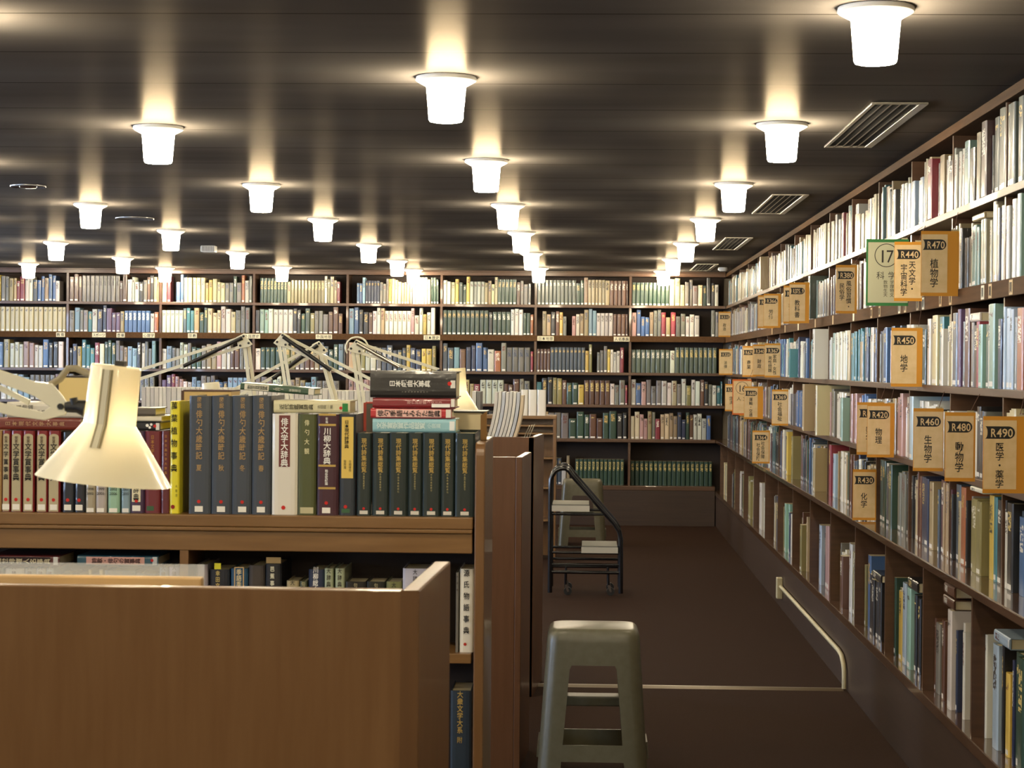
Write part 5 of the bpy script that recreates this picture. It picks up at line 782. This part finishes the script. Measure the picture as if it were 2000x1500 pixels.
# ------------------------------------------------------------------ hanging section signs
ROWTXT = {1.76: 'second shelf'}
def sign(code, cols, xl, xr, y, z0, h, xp, kind):
    z1 = z0+h; org = (xl, y, z0); border = {'': M_CARD, 'G': M_GREENC, 'O': M_REDC}[kind]; xr = min(max(xr, xl+.1), 1.3125)
    lab = 'orange-edged paper sign reading %s hanging from the right wall shelves' % code if not kind else ('green-edged sign with circled 17 behind the R440 sign' if kind == 'G' else 'orange-edged sign with circled 16 near the far corner')
    hid = {'R370': 'R375.9', 'R361': 'R366', 'R600': 'R680', 'R410': 'R420'}.get(code)
    if hid: lab = 'orange-edged paper sign partly hidden behind the %s sign' % hid
    b = MB(org); b.box(xl, y, z0, xr, y+.002, z1); s_ = tag(b.build('hanging_sign', border), lab, 'sign', 'section signs')
    e = .008 if not kind else .007
    ptop = .012
    b = MB(org); b.box(xl+(.0015 if not kind else e), y-.0006, z0+ptop, min(xp, xr-.002), y-.0001, z1-ptop); pp = b.build('paper_sheet', M_SHEET if kind != 'G' else mat('grey_green_paper', 'a8a68a', .7), s_)
    pw = min(xp, xr-.002)-xl; cx = pw/2
    if not kind:
        bw = min(.092, pw*.9); bx0 = cx-bw/2; zt = h-.030; zb_ = zt-.037; r_ = .0185; zc = (zt+zb_)/2
        pts = [(bx0, zb_), (bx0+bw-r_, zb_)]+[(bx0+bw-r_+r_*math.cos(a), zc+r_*math.sin(a)) for a in [-math.pi/2+i*math.pi/10 for i in range(1, 10)]]+[(bx0+bw-r_, zt), (bx0, zt)]+[(bx0+.008*math.cos(a)*1.0, zc+.0185*math.sin(a)) for a in [math.pi/2-i*math.pi/8 for i in range(1, 8)]]
        b = MB(); b.prism([(x, -.0012, z) for x, z in pts], (0, .0004, 0)); b.build('number_badge', M_INK, s_)
        k = Ink(); k.horiz(code, bx0+.0165+(bw-.021)/2, zc, bw*.74, .0265, 1, -.0016); k.build('number_lettering', M_SHEET, s_)
        k = Ink(); nmax = max(len(c) for c in cols)
        for j, c in enumerate(cols):
            wc = .030 if len(cols) == 1 else .027; xx = cx if len(cols) == 1 else cx+.016-.032*j
            step = .034 if nmax <= 3 else (.031 if nmax == 4 else .0275)
            if nmax > 4: wc = .026
            top = h-.098 if nmax <= 3 else h-.078
            if len(c) == 2 and len(cols) == 1: top = h-.105
            if len(cols) == 2: top -= .012*j-.004
            k.vert(c, xx, top, wc, step, 1, -.0010)
        k.build('title_lettering', M_INK, s_)
    else:
        cxx, czz, rr = .078 if kind == 'G' else .07, h-.063, .046
        b = MB()
        for r0 in (rr,):
            for i in range(32):
                a0, a1 = 2*math.pi*i/32, 2*math.pi*(i+1)/32
                b.prism([(cxx+r_*math.cos(a), -.001, czz+r_*math.sin(a)) for r_, a in ((r0, a0), (r0, a1), (r0-.0028, a1), (r0-.0028, a0))], (0, .0003, 0))
        b.build('number_ring', M_INK, s_)
        k = Ink(); k.horiz(code, cxx, czz-.002, .058, .052, 0, -.0010); k.horiz('科学' if kind == 'G' else '人文', cxx, h-.142, .09, .024, 0, -.001)
        if kind == 'G':
            for j, t in enumerate(('数学', '物理', '生物', '天文')): k.horiz(t, cxx+.01, h-.168-.0165*j, .05, .0125, 0, -.001)
        k.build('title_lettering', M_INK, s_)
    # clip and thread up to the shelf edge above
    above = min([z for z in (LV[0]-.026, LV[1]-.056, LV[2]-.026, LV[3]-.026, .784) if z > z1+.002] or [z1+.02])
    b = MB(org); xm = xr-.016; b.box(xm-.012, y+.0021, z1-.012, xm+.012, y+.0035, z1+.006); b.build('hanger_clip', M_CREAMTUBE, s_)
    b = MB(org); b.tube([(xm, y+.003, z1+.004), (1.308, y+.004, above+.006)], .0011, 6); b.build('hanger_thread', mat('brown_thread', '5a3d2c', .8), s_)
for q in SIG: sign(*q)
_g = bpy.data.objects.get('glyph')
if _g: bpy.data.objects.remove(_g)
